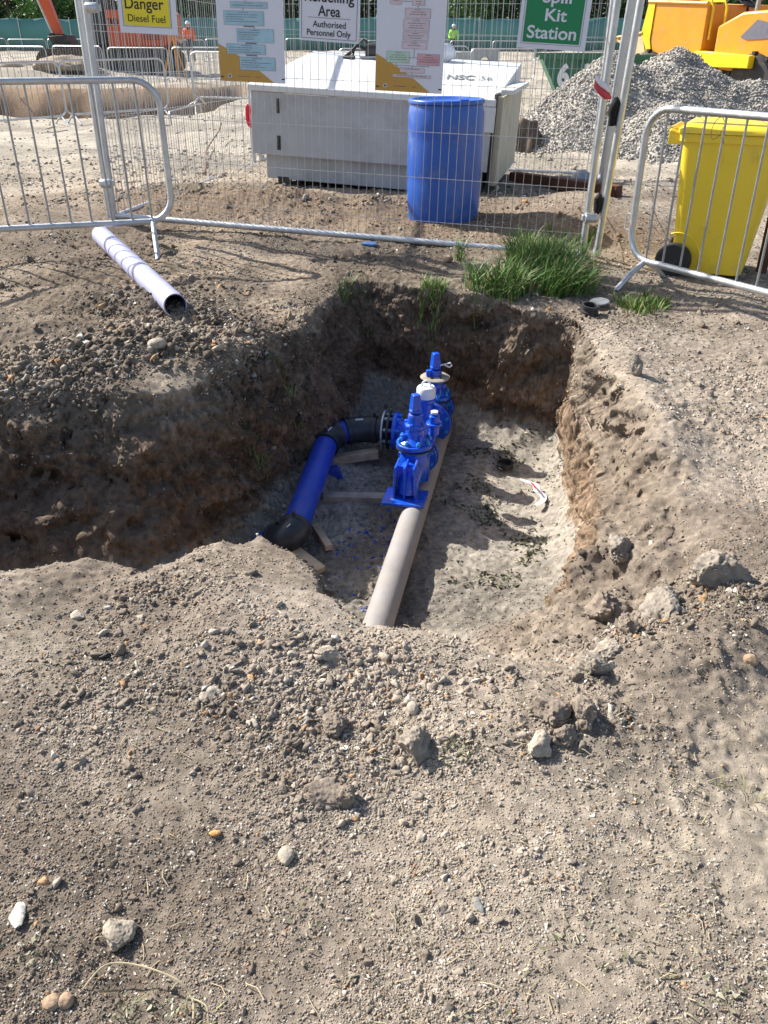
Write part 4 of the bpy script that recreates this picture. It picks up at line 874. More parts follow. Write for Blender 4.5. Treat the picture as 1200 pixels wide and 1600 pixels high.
# rubber couplings by the right rim
def coupling(p, label, r=.052, h=.05, tilt=(0, 0)):
    t = empty('rubber_coupling', p, 0, label, 'coupling'); t.rotation_euler = (tilt[0], tilt[1], 0)
    MB().lathe([(r * .80, 0), (r, .002), (r, h * .25), (r * .86, h * .32), (r * .86, h * .62), (r, h * .70), (r, h * .97), (r * .80, h), (r * .76, h * .95), (r * .76, h * .05), (r * .8, 0)], n=36).build('ring_body', 'rubber', t)
    return t
q = on(920, 492); coupling((q.x, q.y, gz(q.x, q.y) + .012), 'black ribbed rubber coupling on the ground at the far right pit corner', .048, .045, (R(6), R(4)))
q = on(938, 482); m = MB(); m.lathe([(0, 0), (.050, 0), (.054, .006), (.050, .010), (.0, .011)], n=32); o = m.build('grey_disc', 'galv_dark'); o.location = (q.x, q.y + .03, gz(q.x, q.y + .03) + .022); o.rotation_euler = (R(5), R(-4), 0); tag(o, 'flat grey disc lying behind the rubber coupling in the grass edge', 'disc')
FZ = -.86
q = at(789, 728, FZ + .03); coupling((q.x, q.y, FZ + .02), 'black rubber ring lying on the pit floor near the right wall', .045, .035, (R(3), 0))
# torn tape on the pit floor
def ribbon(name, pts, wd, mm, label, cat, parent=None):
    m = MB(); V = []; ps = [Vector(p) for p in pts]
    for i, p in enumerate(ps):
        d_ = (ps[min(i + 1, len(ps) - 1)] - ps[max(i - 1, 0)]).normalized(); s = d_.cross(Vector((.2 * math.sin(i * 2), .3 * math.cos(i), 1))).normalized() * wd * (.7 + .5 * math.sin(i * 1.9) ** 2)
        V += [p - s, p + s]
    m.add(V, [(2 * i, 2 * i + 1, 2 * i + 3, 2 * i + 2) for i in range(len(ps) - 1)]); o = m.build(name, mm, parent, angle=80); k = o.modifiers.new('s', 'SOLIDIFY'); k.thickness = .0015; k2 = o.modifiers.new('ss', 'SUBSURF'); k2.levels = k2.render_levels = 2
    return tag(o, label, cat) if label else o
tp = ribbon('torn_tape', [at(812, 748, FZ + .06), at(826, 754, FZ + .07), at(840, 757, FZ + .05), at(836, 766, FZ + .08), at(848, 772, FZ + .05), at(852, 783, FZ + .06), at(835, 790, FZ + .05)], .022, 'tape_white', 'torn crumpled strip of white and pink tape at the foot of the right wall', 'tape')
ribbon('red_stripe', [at(829, 753, FZ + .085), at(836, 760, FZ + .095), at(838, 765, FZ + .095)], .008, 'tape_red', None, None, tp)
q = on(578, 384); m = MB(); V, Fa = lump(I3, 77, .6, 3); o = rawmesh('blue_rag', V * np.array([.05, .025, .015]), Fa, 'rag_blue', None, None, True); o.location = (q.x, q.y, q.z + .012); tag(o, 'scrap of blue cloth under the bottom rail of the front panel', 'rag')
# ------------------------------------------------------------------ pit pipework
pa, pb = at(588, 985, -.80), at(703, 628, -.76); pa = pa - (pb - pa) * .12
gp = MB().tube([pa + (pb - pa) * t for t in (0, .5, 1)], .060, 36).build('buried_pipe', 'dusty_pipe', None, angle=50); tag(gp, 'long dusty grey pipe lying along the pit floor under the valves', 'pipe')
ru = (pb - pa); ru.z = 0; ru.normalize(); rv = Vector((ru.y, -ru.x, 0))           # rv points right
vt = empty('valve_pipework', at(640, 782, -.80), 0, 'blue gate valve assembly with black elbows and blue pipe in the pit', 'valve')
O = Vector(vt.location)
def loc(p): return Vector(p) - O
zc_ = -.635
axis_u = Vector((.20, .98, 0)).normalized(); ax_r = Vector((axis_u.y, -axis_u.x, 0))
V1 = Vector((.150, 3.68, zc_)); TEE = V1 + axis_u * .33; V2 = V1 + axis_u * .65; SV = 1.05
def flange_(c_, n_, r, parent, t_=.020, bolts=8, mm='blue_epoxy', name='flange', br=.0105):
    c_ = Vector(c_); n_ = Vector(n_).normalized(); m = MB(); m.cyl(c_ - n_ * t_ / 2, c_ + n_ * t_ / 2, r, n=40); o = m.build(name, mm, parent, bevel=.003)
    u = n_.orthogonal().normalized(); w_ = n_.cross(u)
    for s in (1,):
        for i in range(bolts):
            m = MB(); a = 2 * math.pi * (i + .5) / bolts; p = c_ + (u * math.cos(a) + w_ * math.sin(a)) * (r - br * 1.8)
            m.cyl(p - n_ * (t_ / 2 + .012), p + n_ * (t_ / 2 + .012), br, n=6)
            m.cyl(p - n_ * (t_ / 2 + .020), p + n_ * (t_ / 2 + .020), br * .55, n=8)
            m.build('bolt', 'bolt_blue' if mm == 'blue_epoxy' else 'galv', o)
    return o
def gasket(c_, n_, r, parent):
    c_ = Vector(c_); n_ = Vector(n_).normalized(); MB().cyl(c_ - n_ * .003, c_ + n_ * .003, r, n=36).build('gasket', 'ink', parent)
def gate_valve(c_, nm, hs=1.0):
    g_ = MB(); c_ = Vector(c_); a = axis_u; n0 = set(bpy.data.objects)
    lc = loc(c_)
    # body: barrel along the run, swelling upward into the bonnet
    g_.tube([lc - a * .085, lc - a * .05, lc, lc + a * .05, lc + a * .085], [.052, .056, .070, .056, .052], 28)
    g_.lathe([(.060, -.075), (.072, -.03), (.074, .03), (.066, .075), (.062, .095)], lc, 32)
    for s in (-1, 1):
        g_.box(lc + ax_r * s * .062 + Vector((0, 0, .0)), (.018, .05, .14), Matrix.Rotation(math.atan2(-axis_u.x, axis_u.y), 3, 'Z'))
    body = g_.build('valve_body', 'blue_epoxy', vt, bevel=.003, angle=55)
    for s in ((-1, 1) if nm == 'far' else (1,)):
        flange_(lc + a * s * .095, a, .094, vt); 
        gasket(lc + a * s * .108, a, .097, vt)
    top = lc + Vector((0, 0, .10))
    b_ = MB(); b_.lathe([(.084, 0), (.086, .004), (.086, .020), (.082, .024)], top, 36); bo = b_.build('bonnet', 'blue_epoxy', vt, bevel=.002)
    MB().lathe([(.088, -.006), (.088, -.0015)], top, 36).build('bonnet_gasket', 'ink', bo)
    b_ = MB(); b_.lathe([(.074, .026), (.060, .036), (.046, .050), (.042, .085), (.048, .095), (.048, .110), (.036, .116), (.034, .150), (.030, .162)], top, 28)
    for k in range(4):
        an = k * math.pi / 2 + .4; b_.box(top + Vector((.052 * math.cos(an), .052 * math.sin(an), .045)), (.03, .012, .045), Matrix.Rotation(an, 3, 'Z'))
        b_.cyl(top + Vector((.043 * math.cos(an + .7), .043 * math.sin(an + .7), .092)), top + Vector((.043 * math.cos(an + .7), .043 * math.sin(an + .7), .122)), .011, n=6)
    b_.build('spindle_housing', 'blue_epoxy', bo, bevel=.002, angle=50)
    for k in range(8):
        b_ = MB(); an = k * math.pi / 4 + .2; p = top + Vector((.070 * math.cos(an), .070 * math.sin(an), .022)); b_.cyl(p, p + Vector((0, 0, .017)), .0105, n=6); b_.cyl(p, p + Vector((0, 0, .024)), .006, n=8)
        b_.build('bonnet_bolt', 'bolt_blue', bo)
    z1 = .162; b_ = MB(); b_.cyl(top + Vector((0, 0, z1)), top + Vector((0, 0, z1 + .02)), .014, n=12); b_.box(top + Vector((0, 0, z1 + .055)), (.046, .046, .075), Matrix.Rotation(.35, 3, 'Z'), .72); b_.lathe([(.026, 0), (.030, .004), (.030, .012), (.024, .016)], top + Vector((0, 0, z1 + .006)), 16)
    b_.build('spindle_cap', 'blue_epoxy', bo, bevel=.003)
    T_ = Matrix.Translation(lc) @ Matrix.Diagonal((SV, SV, SV * hs, 1)) @ Matrix.Translation(-lc)
    for o in set(bpy.data.objects) - n0: o.data.transform(T_)
    return bo, T_ @ top
b1, t1 = gate_valve(V1, 'near')
b2, t2 = gate_valve(V2, 'far', .95)
# far valve: stone coloured indicator plate and tag
m = MB(); m.lathe([(.0, .118), (.078, .112), (.082, .118), (.070, .126), (0, .132)], t2, 28); pl_ = m.build('indicator_plate', 'wood_grey', vt); 
for an in (4.3, 5.2): MB().cyl(t2 + Vector((.052 * math.cos(an), .052 * math.sin(an), .116)), t2 + Vector((.052 * math.cos(an), .052 * math.sin(an), .133)), .009, n=12).build('hole', 'ink', pl_)
m = MB(); m.cyl(t2 + Vector((-.035, -.02, .13)), t2 + Vector((-.035, -.02, .165)), .018, n=6); m.build('bolt_head', 'blue_epoxy', b2, bevel=.002)
m = MB(); m.tube([t2 + Vector((.01, -.01, .185)), t2 + Vector((.05, -.015, .195)), t2 + Vector((.078, -.02, .205)), t2 + Vector((.088, -.02, .190)), t2 + Vector((.075, -.02, .180)), t2 + Vector((.05, -.015, .190))], .0045, 6); m.build('lifting_ring', 'tape_white', b2)
# tee with branch to the left
lt = loc(TEE); m = MB(); m.tube([lt - axis_u * .215, lt + axis_u * .205], .062, 28); bo_ = lt + axis_u * .05; br_end = bo_ - ax_r * .165; m.tube([bo_, br_end], .060, 28); m.lathe([(.062, 0), (.064, .08), (.058, .10)], lt, 24)
te = m.build('tee_piece', 'blue_epoxy', vt, bevel=.003, angle=50)
flange_(lt - axis_u * .205, axis_u, .104, vt); flange_(lt + axis_u * .190, axis_u, .116, vt); gasket(lt + axis_u * .204, axis_u, .119, vt)
flange_(br_end, ax_r, .102, vt, bolts=8)
# air valve with white cap on the tee
m = MB(); m.lathe([(.050, .10), (.058, .105), (.058, .125), (.046, .13), (.042, .20), (.050, .205), (.050, .222), (.04, .226)], lt, 28); m.tube([lt + Vector((.045, -.01, .16)), lt + Vector((.085, -.03, .165))], .022, 12); av = m.build('air_valve', 'blue_epoxy', vt, bevel=.002, angle=50)
for k in range(6): m = MB(); an = k * math.pi / 3; p = lt + Vector((.050 * math.cos(an), .050 * math.sin(an), .125)); m.cyl(p, p + Vector((0, 0, .02)), .009, n=6); m.build('bolt', 'galv', av)
m = MB(); m.lathe([(.046, .226), (.049, .232), (.049, .275), (.042, .285), (0, .289)], lt, 28); m.tube([lt + Vector((.022 * math.cos(a), 0, .289 + .026 * math.sin(a))) for a in [i * math.pi / 8 for i in range(9)]], .005, 8); m.tube([lt + Vector((-.06 + .016 * math.cos(a), -.02, .225 + .022 * math.sin(a))) for a in [i * math.pi / 6 for i in range(12)]], .004, 6, True)
m.build('dust_cap', 'white', av)
# blank flange pair on the near valve side pillar
m = MB(); pz = loc(V1) + axis_u * .12 + ax_r * .075 + Vector((0, 0, .12)); m.cyl(pz, pz + Vector((0, 0, .10)), .026, n=20); m.cyl(pz + Vector((0, 0, .05)), pz + Vector((0, 0, .062)), .040, n=24); m.cyl(pz + Vector((0, 0, .1)), pz + Vector((0, 0, .112)), .016, n=6); m.build('drain_stub', 'blue_epoxy', vt, bevel=.002)
MB().cyl(pz + Vector((0, 0, .1125)), pz + Vector((0, 0, .122)), .018, n=12).build('stub_cap', 'white', vt)
# duckfoot stand on the near side
f0 = loc(V1) - axis_u * .130; m = MB(); m.tube([loc(V1) - axis_u * .06, f0 - axis_u * .005, f0 - axis_u * .03 + Vector((0, 0, -.025)), f0 - axis_u * .04 + Vector((0, 0, -.07))], [.058, .056, .050, .044], 24)
df = m.build('duckfoot_bend', 'blue_epoxy', vt, angle=60)
rz_ = Matrix.Rotation(math.atan2(-axis_u.x, axis_u.y), 3, 'Z'); bpz = -.722 - O.z
bc = f0 - axis_u * .055 - ax_r * .012; bc.z = bpz
m = MB(); m.box(bc, (.205, .16, .014), rz_); m.build('base_plate', 'blue_epoxy', vt, bevel=.003)
m = MB()
for s in (-1, 0, 1):
    m.prism([(s * .052 - .005, bpz + .006), (s * .052 + .005, bpz + .006), (s * .044 + .005, bpz + .172), (s * .044 - .005, bpz + .172)], -.030, .075, Matrix.Translation(Vector((bc.x, bc.y, 0))) @ rz_.to_4x4())
m.box(bc + Vector((0, 0, .075)) + axis_u * .03, (.105, .010, .15), rz_)
m.build('support_rib', 'blue_epoxy', vt, bevel=.002)
lp = bc + axis_u * .023 + ax_r * .026 + Vector((0, 0, .075)); st_ = MB(); st_.box(lp, (.030, .002, .034), rz_); st = st_.build('label_sticker', 'sign_white', vt); st2 = MB(); st2.box(lp - axis_u * .0016 + Vector((0, 0, .002)), (.014, .001, .014), rz_); st2.build('sticker_print', 'ink', st)
# black stub flange and elbows, blue pipes
be = O + br_end; Lx = -ax_r
flange_(loc(be + Lx * .034), ax_r, .102, vt, .014, 8, 'black_pe', 'backing_ring')
MB().cyl(loc(be + Lx * .058), loc(be + Lx * .068), .106, n=40).build('steel_ring', 'galv', vt, bevel=.002)
D = at(508, 697, -.66); E = at(462, 822, -.72); dpipe = (E - D).normalized(); K1 = be + Lx * .10; K1.z = zc_
den = dpipe.x * Lx.y - dpipe.y * Lx.x; tt_ = ((D.x - K1.x) * Lx.y - (D.y - K1.y) * Lx.x) / den; CR = D - dpipe * tt_
if (CR - D).dot(dpipe) > 0 or True: CR = Vector((D.x - dpipe.x * ((D.x - K1.x) * Lx.y - (D.y - K1.y) * Lx.x) / den, D.y - dpipe.y * ((D.x - K1.x) * Lx.y - (D.y - K1.y) * Lx.x) / den, (D.z + K1.z) / 2))
def bz(t, a=None, b=None, c_=None): return K1 * (1 - t) ** 2 + CR * 2 * t * (1 - t) + D * t * t
def seg_(t0, t1, n=8): return [bz(t0 + (t1 - t0) * i / n) for i in range(n + 1)]
def tub(name, pts, r, mm, parent=vt): return MB().tube([loc(p) for p in pts], r, 36).build(name, mm, parent, angle=60)
tub('stub_end', [be + Lx * .05, K1 + Lx * .02], .064, 'black_pe')
def elbow_(pts, name='electrofusion_elbow', r=.071):
    e = tub(name, pts, r, 'black_pe'); n = len(pts)
    for p, q_ in ((pts[0], pts[1]), (pts[-1], pts[-2])):
        d_ = (q_ - p).normalized(); MB().cyl(loc(p), loc(p + d_ * .030), r * 1.05, n=36).build('collar', 'black_pe', e, bevel=.003)
        pp = loc(p + d_ * .018) + Vector((0, 0, r)); MB().cyl(pp, pp + Vector((0, 0, .022)), .008, n=10).build('terminal', 'black_pe', e)
    c_ = pts[n // 2]; d_ = (pts[n // 2 + 1] - pts[n // 2 - 1]).normalized(); m = MB(); m.box(loc(c_) + Vector((0, -.022, r * .955)), (.042, .016, .003), d_.to_track_quat('X', 'Z').to_matrix()); m.build('bar_label', 'sign_white', e)
    return e
elbow_(seg_(0, .44)); tub('short_blue_pipe', seg_(.40, .64), .062, 'blue_pe'); elbow_(seg_(.58, 1.0))
tub('long_blue_pipe', [D - dpipe * .03, D * .5 + E * .5, E + dpipe * .02], .0615, 'blue_pe')
F0 = at(432, 842, -.80); elbow_(bez_(E - dpipe * .02, E + dpipe * .13, F0, 8) if False else [E * (1 - t) ** 2 + (E + dpipe * .12) * 2 * t * (1 - t) + F0 * t * t for t in [i / 8 for i in range(9)]])
tub('buried_blue_pipe', [F0 + (E - F0) * .08, F0 + Vector((-.04, -.0, -.02)), F0 + Vector((-.12, -.03, -.10))], .0615, 'blue_pe')
# timbers
def timber(name, a, b, w_, h, mm, label, bend=0):
    a = Vector(a); b = Vector(b); d_ = (b - a).normalized(); m = MB(); m.box((a + b) / 2, ((b - a).length, w_, h), d_.to_track_quat('X', 'Z').to_matrix()); return tag(m.build(name, mm, bevel=.002), label, 'timber')
timber('timber_batten', at(463, 727, -.78), at(590, 708, -.745), .055, .045, 'wood', 'pale timber batten propped under the long blue pipe')
timber('timber_batten', at(505, 776, -.825), at(613, 779, -.825), .060, .035, 'wood_grey', 'weathered grey timber laid level between the blue pipe and valve base')
timber('timber_offcut', at(492, 822, -.83), at(514, 856, -.83), .035, .03, 'wood', 'short slanting timber offcut beside the lower black elbow')
timber('timber_offcut', at(462, 862, -.80), at(502, 892, -.83), .05, .03, 'wood', 'timber offcut half hidden behind the near pit rim')
m = MB(); q = at(522, 757, FZ); m.prism([(-.045, 0), (.055, 0), (.045, .03), (.02, .085), (-.03, .085)], -.02, .02, Matrix.Translation(q + Vector((0, 0, .02)))); tag(m.build('blue_wedge', 'blue_pe', bevel=.003), 'blue plastic wedge offcut standing under the long blue pipe', 'offcut')
# ------------------------------------------------------------------ excavator (far left)
def P_ex(): pass
ex = empty('excavator', (-10.9, 38.2, gz(-10.9, 38)), 0, 'orange tracked excavator working behind the barriers on the left', 'excavator')
def track(y):
    L_ = 5.2; r = .45; p = []
    for i in range(13): a = R(90 + 15 * i); p.append((-L_ / 2 + r + r * math.cos(a), r + r * math.sin(a)))
    for i in range(13): a = R(-90 + 15 * i); p.append((L_ / 2 - r + r * math.cos(a), r + r * math.sin(a)))
    m = MB(); m.prism(p, y - .3, y + .3); tr = m.build('track', 'track_metal', ex)
    m = MB(); per = p + [p[0]]
    for a, b in zip(per[:-1], per[1:]):
        a = Vector((a[0], y, a[1])); b = Vector((b[0], y, b[1])); k = max(1, int((b - a).length / .19))
        for i in range(k):
            c_ = a.lerp(b, (i + .5) / k); m.box(c_, (.13, .66, .07), (b - a).normalized().to_track_quat('X', 'Y').to_matrix() @ Matrix.Rotation(R(90), 3, 'X'))
    m.build('track_pads', 'track_metal', tr)
    for i in range(7): m = MB(); m.cyl((-1.7 + i * .57, y - .34, .30), (-1.7 + i * .57, y - .30, .30), .15, n=14); m.build('roller', 'dark_metal', tr)
    for x in (-2.15, 2.15): m = MB(); m.cyl((x, y - .34, .45), (x, y - .30, .45), .32, n=18); m.build('sprocket', 'dark_metal', tr)
track(-1.1); track(1.1)
MB().box((0, 0, .75), (1.9, 1.7, .35)).build('undercarriage', 'dark_metal', ex)
m = MB(); m.prism([(.27, 1.0), (2.45, 1.0), (2.6, 1.2), (2.6, 2.1), (2.45, 2.2), (.27, 2.25)], -1.35, 1.35); b_ = m.build('upper_house', 'orange', ex, bevel=.05)
MB().box((1.0, 0, 1.02), (3.6, 2.3, .10)).build('turntable', 'dark_metal', ex)
o = text_mesh('lettering', '30', .35, .75, 1.72, 1.95, -1.356, 'ink', b_, .04)
m = MB(); m.box((1.25, -1.353, 2.02), (.7, .012, .26)); m.build('yellow_sticker', 'dumper_yellow', b_)
m = MB()
for i in range(6): m.box((2.0, -1.354, 1.25 + .05 * i), (.7, .01, .02))
m.build('vent', 'dark_metal', b_)
m = MB(); m.prism([(-.62, 1.05), (.26, 1.05), (.26, 3.3), (-.35, 3.3), (-.70, 2.2)], -1.35, -.35); cb = m.build('cab', 'dark_metal', ex, bevel=.05)
m = MB(); m.prism([(-.58, 1.55), (-.25, 1.55), (-.25, 3.1), (-.33, 3.1), (-.62, 2.2)], -1.358, -1.352); m.build('window', 'glass', cb); MB().box((.0, -1.354, 2.35), (.36, .008, 1.3)).build('window', 'glass', cb)
m = MB(); m.tube([(-.5, -.1, 1.6), (-1.0, -.15, 4.4), (-2.0, -.2, 5.3), (-2.9, -.25, 5.1)], [.32, .36, .30, .20], 4); m.build('boom', 'orange', ex, angle=20, bevel=.02)
st_a, st_b = Vector((-2.95, -.25, 4.9)), Vector((-1.90, -.25, 1.25)); m = MB(); d_ = (st_b - st_a); m.tube([st_a - d_ * .12, st_a + d_ * .10, st_b], [.20, .36, .20], 4); m.build('dipper_arm', 'orange', ex, angle=20, bevel=.02)
MB().tube([st_a + Vector((.4, -.28, .5)), st_a + d_ * .35 + Vector((.12, -.3, 0))], .07, 8).build('ram', 'galv', ex); MB().tube([st_a + d_ * .1 + Vector((-.3, -.1, 0)), st_b + Vector((-.28, 0, .15))], .06, 8).build('ram', 'galv', ex)
m = MB(); m.prism([(-.35, .1), (.35, .15), (.55, -.25), (.45, -.75), (.05, -1.05), (-.55, -.85), (-.30, -.55), (-.1, -.3)], -.6, .6, Matrix.Translation(st_b)); m.build('bucket', 'dark_metal', ex, bevel=.03)
m = MB(); m.cyl(st_b + Vector((-.3, -.2, .12)), st_b + Vector((-.3, .4, .12)), .10, n=10); m.box(st_b + Vector((-.12, 0, .12)), (.5, .3, .12)); m.build('linkage', 'dark_metal', ex)
# ------------------------------------------------------------------ yellow dumper (top right)
c45 = Vector((-.52, .85, 0)).normalized()
du = empty('site_dumper', (7.75, 18.0, gz(7.5, 19) + .10), math.atan2(c45.y, c45.x), 'orange yellow site dumper parked behind the gravel heap', 'dumper'); du.scale = (1.1, 1.1, 1.1)
Z0 = -.08
# local x = heading (away, left), y = its left side; camera sees the rear (-x) and the left (+y) side?
W2 = 1.15
m = MB(); m.prism([(0, .60), (.10, .50), (1.55, .62), (1.7, .80), (1.7, 1.32), (1.2, 1.54), (.0, 1.60)], -2 * W2 + .35, -.02); eng = m.build('engine_cover', 'dumper', du, bevel=.04)
m = MB()
for i in range(4): m.box((-.004, -1.05, 0.80 + i * .16), (.012, 1.35, .065))
m.build('grille', 'dark_metal', eng)
o = text_mesh('lettering', 'Thwaites', 0, .62, 0, .14, 0, 'ink', eng, .02); o.rotation_euler = (0, 0, R(-90)); o.location = (-.012, -.22, 1.40)
m = MB(); m.prism([(.22, 1.30), (.85, 1.42), (1.15, 1.15), (1.0, 1.10), (.25, 1.15)], -.018, -.006); m.build('grey_decal', 'ink_soft', eng)
m = MB(); m.box((.5, -.012, 1.26), (.22, .012, .07)); m.build('white_patch', 'white', eng)
m = MB(); m.prism([(-.01, .56), (.22, .56), (.22, 1.56), (-.01, 1.60)], -.02, -.004); m.build('yellow_corner', 'dumper_yellow', eng)
m = MB(); m.prism([(.7, .66), (2.3, .66), (2.3, .74), (1.9, .92), (.7, .86)], -.02, .22); m.build('mudguard', 'dumper_yellow', du, bevel=.01)
m = MB(); m.box((1.1, -1.1, .35), (3.2, .9, .34)); m.box((2.6, -1.1, .45), (1.6, .7, .3)); m.build('chassis', 'dark_metal', du, bevel=.02)
Mx = Matrix.Rotation(R(90), 3, 'X')
for x in (.75, 3.25):
    for y in (-.12, -2.1):
        wz = .42 - 0; m = MB(); m.lathe([(.24, -.2), (.43, -.19), (.48, -.13), (.49, 0), (.48, .13), (.43, .19), (.24, .2)], (x, y, wz), 32, Mx); wh = m.build('wheel', 'rubber', du)
        m = MB(); m.lathe([(0, -.1), (.26, -.14), (.27, .14), (0, .1)], (x, y, wz), 24, Mx); m.build('rim', 'dumper_pale', wh)
        m = MB()
        for k in range(20): a = 2 * math.pi * k / 20; m.box((x + .485 * math.cos(a), y + (.08 if k % 2 else -.08), wz + .485 * math.sin(a)), (.05, .22, .06), Matrix.Rotation(-a, 3, 'Y'))
        m.build('tyre_lugs', 'rubber', wh)
m = MB(); m.box((1.45, -1.15, 1.38), (.45, .5, .14)); m.box((1.22, -1.15, 1.66), (.12, .5, .52)); m.build('seat', 'seat_black', du, bevel=.05)
for y in (-.45, -1.85):
    MB().tube([(1.25, y, 1.3), (1.22, y, 2.6), (1.24, y + .05, 3.1)], .04, 10).build('roll_bar', 'galv_dark', du)
for x, y in ((1.75, -.25), (1.95, -.12), (.9, -1.95)):
    MB().tube([(x, y, 1.1), (x, y, 1.62), (x + .06, y, 1.72), (x + .34, y, 1.72), (x + .40, y, 1.60), (x + .42, y, 1.1)], .022, 8).build('grab_rail', 'dumper_yellow', du)
m = MB(); m.tube([(1.9, -1.15, 1.3), (2.05, -1.15, 1.7)], .035, 8); m.lathe([(.17, 0), (.19, .012), (.17, .024), (.15, .012), (.17, 0)], (2.02, -1.15, 1.70), 24, Matrix.Rotation(R(-25), 3, 'Y')); m.build('steering_wheel', 'seat_black', du)
# skip
sk = MB(); prof = [(2.0, .95), (2.35, .62), (3.5, .70), (4.25, 1.08), (4.1, 1.18), (3.55, 1.20), (3.45, 1.74), (2.0, 1.68)]
y0, y1 = -2.35, -.02
sk.prism(prof, y1 - .05, y1); sk.prism(prof, y0, y0 + .05)
for (a, b) in ((0, 1), (1, 2), (2, 3), (7, 0)):
    A_, B_ = prof[a], prof[b]; dx_, dz_ = B_[0] - A_[0], B_[1] - A_[1]; l = math.hypot(dx_, dz_); nx2, nz2 = -dz_ / l * .04, dx_ / l * .04
    sk.prism([A_, B_, (B_[0] + nx2, B_[1] + nz2), (A_[0] + nx2, A_[1] + nz2)], y0 + .051, y1 - .051)
so_ = sk.build('skip_bucket', 'dumper', du, bevel=.01)
m = MB(); m.tube([(2.0, y1 + .01, 1.69), (3.45, y1 + .01, 1.75)], .035, 8); m.tube([(3.52, y1 + .01, 1.21), (4.2, y1 + .01, 1.13)], .03, 8); m.build('skip_edge', 'dumper', so_)
m = MB(); m.prism([(3.52, 1.17), (4.20, 1.07), (3.5, .73), (3.32, .72)], y1 + .003, y1 + .012); m.build('pale_panel', 'dumper_pale', so_)
m = MB(); m.prism([(3.28, 1.72), (3.45, 1.72), (3.55, 1.20), (3.42, 1.0), (3.22, .74), (3.18, .74), (3.30, 1.1)], y1 + .013, y1 + .020); m.build('yellow_stripe', 'dumper_yellow', so_)
V, Fa = lump(I4, 91, .5, 0); V = V * np.array([.62, .85, .34]) * (1 + .3 * n3(V[:, 0] * 4, V[:, 1] * 4, V[:, 2] * 4, 4))[:, None] + np.array([3.55, -1.0, 1.10])
so2 = rawmesh('spoil_load', V, Fa, 'stone', None, np.tile([.50, .42, .30], (len(V), 1)), True); so2.location = du.location; so2.rotation_euler = du.rotation_euler; so2.scale = du.scale; tag(so2, 'pale sandy spoil heaped in the dumper bucket', 'soil load')
# green skip with number
gs_ = empty('green_skip', (5.65, 21.5, gz(5.6, 21.5)), R(-6), 'dark green steel skip numbered 6 half hidden by the gravel heap', 'skip')
m = MB(); m.prism([(-1.5, 0), (1.4, 0), (2.2, 1.05), (-2.1, 1.05)], -.85, .85); m.build('skip_body', 'skip_green', gs_, bevel=.02)
m = MB(); m.box((.05, -.88, 1.06), (4.4, .08, .09)); m.box((.05, .88, 1.06), (4.4, .08, .09)); m.build('rim', 'skip_green', gs_)
m = MB()
for x in (-1.2, -.2, .8): m.box((x, -.875, .5), (.09, .05, .95))
m.build('stiffeners', 'skip_green', gs_)
text_mesh('lettering', '6', -1.72, -1.46, .50, .92, -.862, 'white', gs_, .05); text_mesh('lettering', '0', -1.22, -.96, .50, .92, -.862, 'white', gs_, .05)
# dark spoil pile beside the tank
def mound(name, px, py, Y, s, colr, label, seed, cat='soil heap'):
    q = at_y(px, py, Y); V, Fa = lump(I4, seed, .6, 3); V = V * (1 + .35 * n3(V[:, 0] * 4, V[:, 1] * 4, V[:, 2] * 4, seed))[:, None] * np.array(s)
    o = rawmesh(name, V, Fa, 'stone', None, np.tile(colr, (len(V), 1)) * (1 + .4 * n3(V[:, 0] * 5, V[:, 1] * 5, V[:, 2] * 5, 2))[:, None], True); o.location = (q.x, Y, gz(q.x, Y)); tag(o, label, cat)
mound('spoil_pile', 816, 150, 11.5, (.32, .5, .50), (.14, .10, .07), 'small dark brown spoil pile between the tank and the gravel heap', 55)
mound('spoil_pile', 690, 78, 40, (2.2, 1.5, .45), (.36, .32, .27), 'low pale spoil pile far behind the fuel tank', 56)
mound('spoil_pile', 40, 90, 44, (2.5, 1.6, .5), (.40, .34, .27), 'low pale spoil pile at the far left before the green screen', 57)
mound('spoil_pile', 100, 108, 35.2, (1.2, 1.0, .35), (.30, .24, .18), 'brown spoil pile under the excavator bucket', 58)
mound('spoil_pile', 975, 75, 24, (1.2, 1.2, .8), (.34, .30, .26), 'grey spoil pile behind the left shoulder of the gravel heap', 59)
# arched concrete blocks
def cblock(px, pyb, Y, s, label):
    q = at_y(px, pyb, Y); z = gz(q.x, Y); t = MB(); w_, h = 1.15 * s, .95 * s
    prof = [(-w_ / 2, 0), (-.22 * s, 0)] + [(.22 * s * -math.cos(R(a)), .42 * s + .22 * s * math.sin(R(a))) for a in range(0, 181, 20)] + [(.22 * s, 0), (w_ / 2, 0), (w_ / 2, h), (-w_ / 2, h)]
    t.prism(prof, -.35 * s, .35 * s); o = t.build('concrete_block', 'concrete', bevel=.03, angle=50); o.location = (q.x, Y, z); tag(o, label, 'concrete block')
cblock(718, 100, 38, .85, 'grey concrete block with arched opening just behind the tank lid'); cblock(757, 92, 40, .95, 'second arched concrete block to the right behind the tank lid')
cblock(545, 70, 30, 1.0, 'pale concrete block far behind the Refuelling Area sign'); cblock(575, 72, 29, 1.0, 'pale concrete block seen right of the Refuelling Area sign')
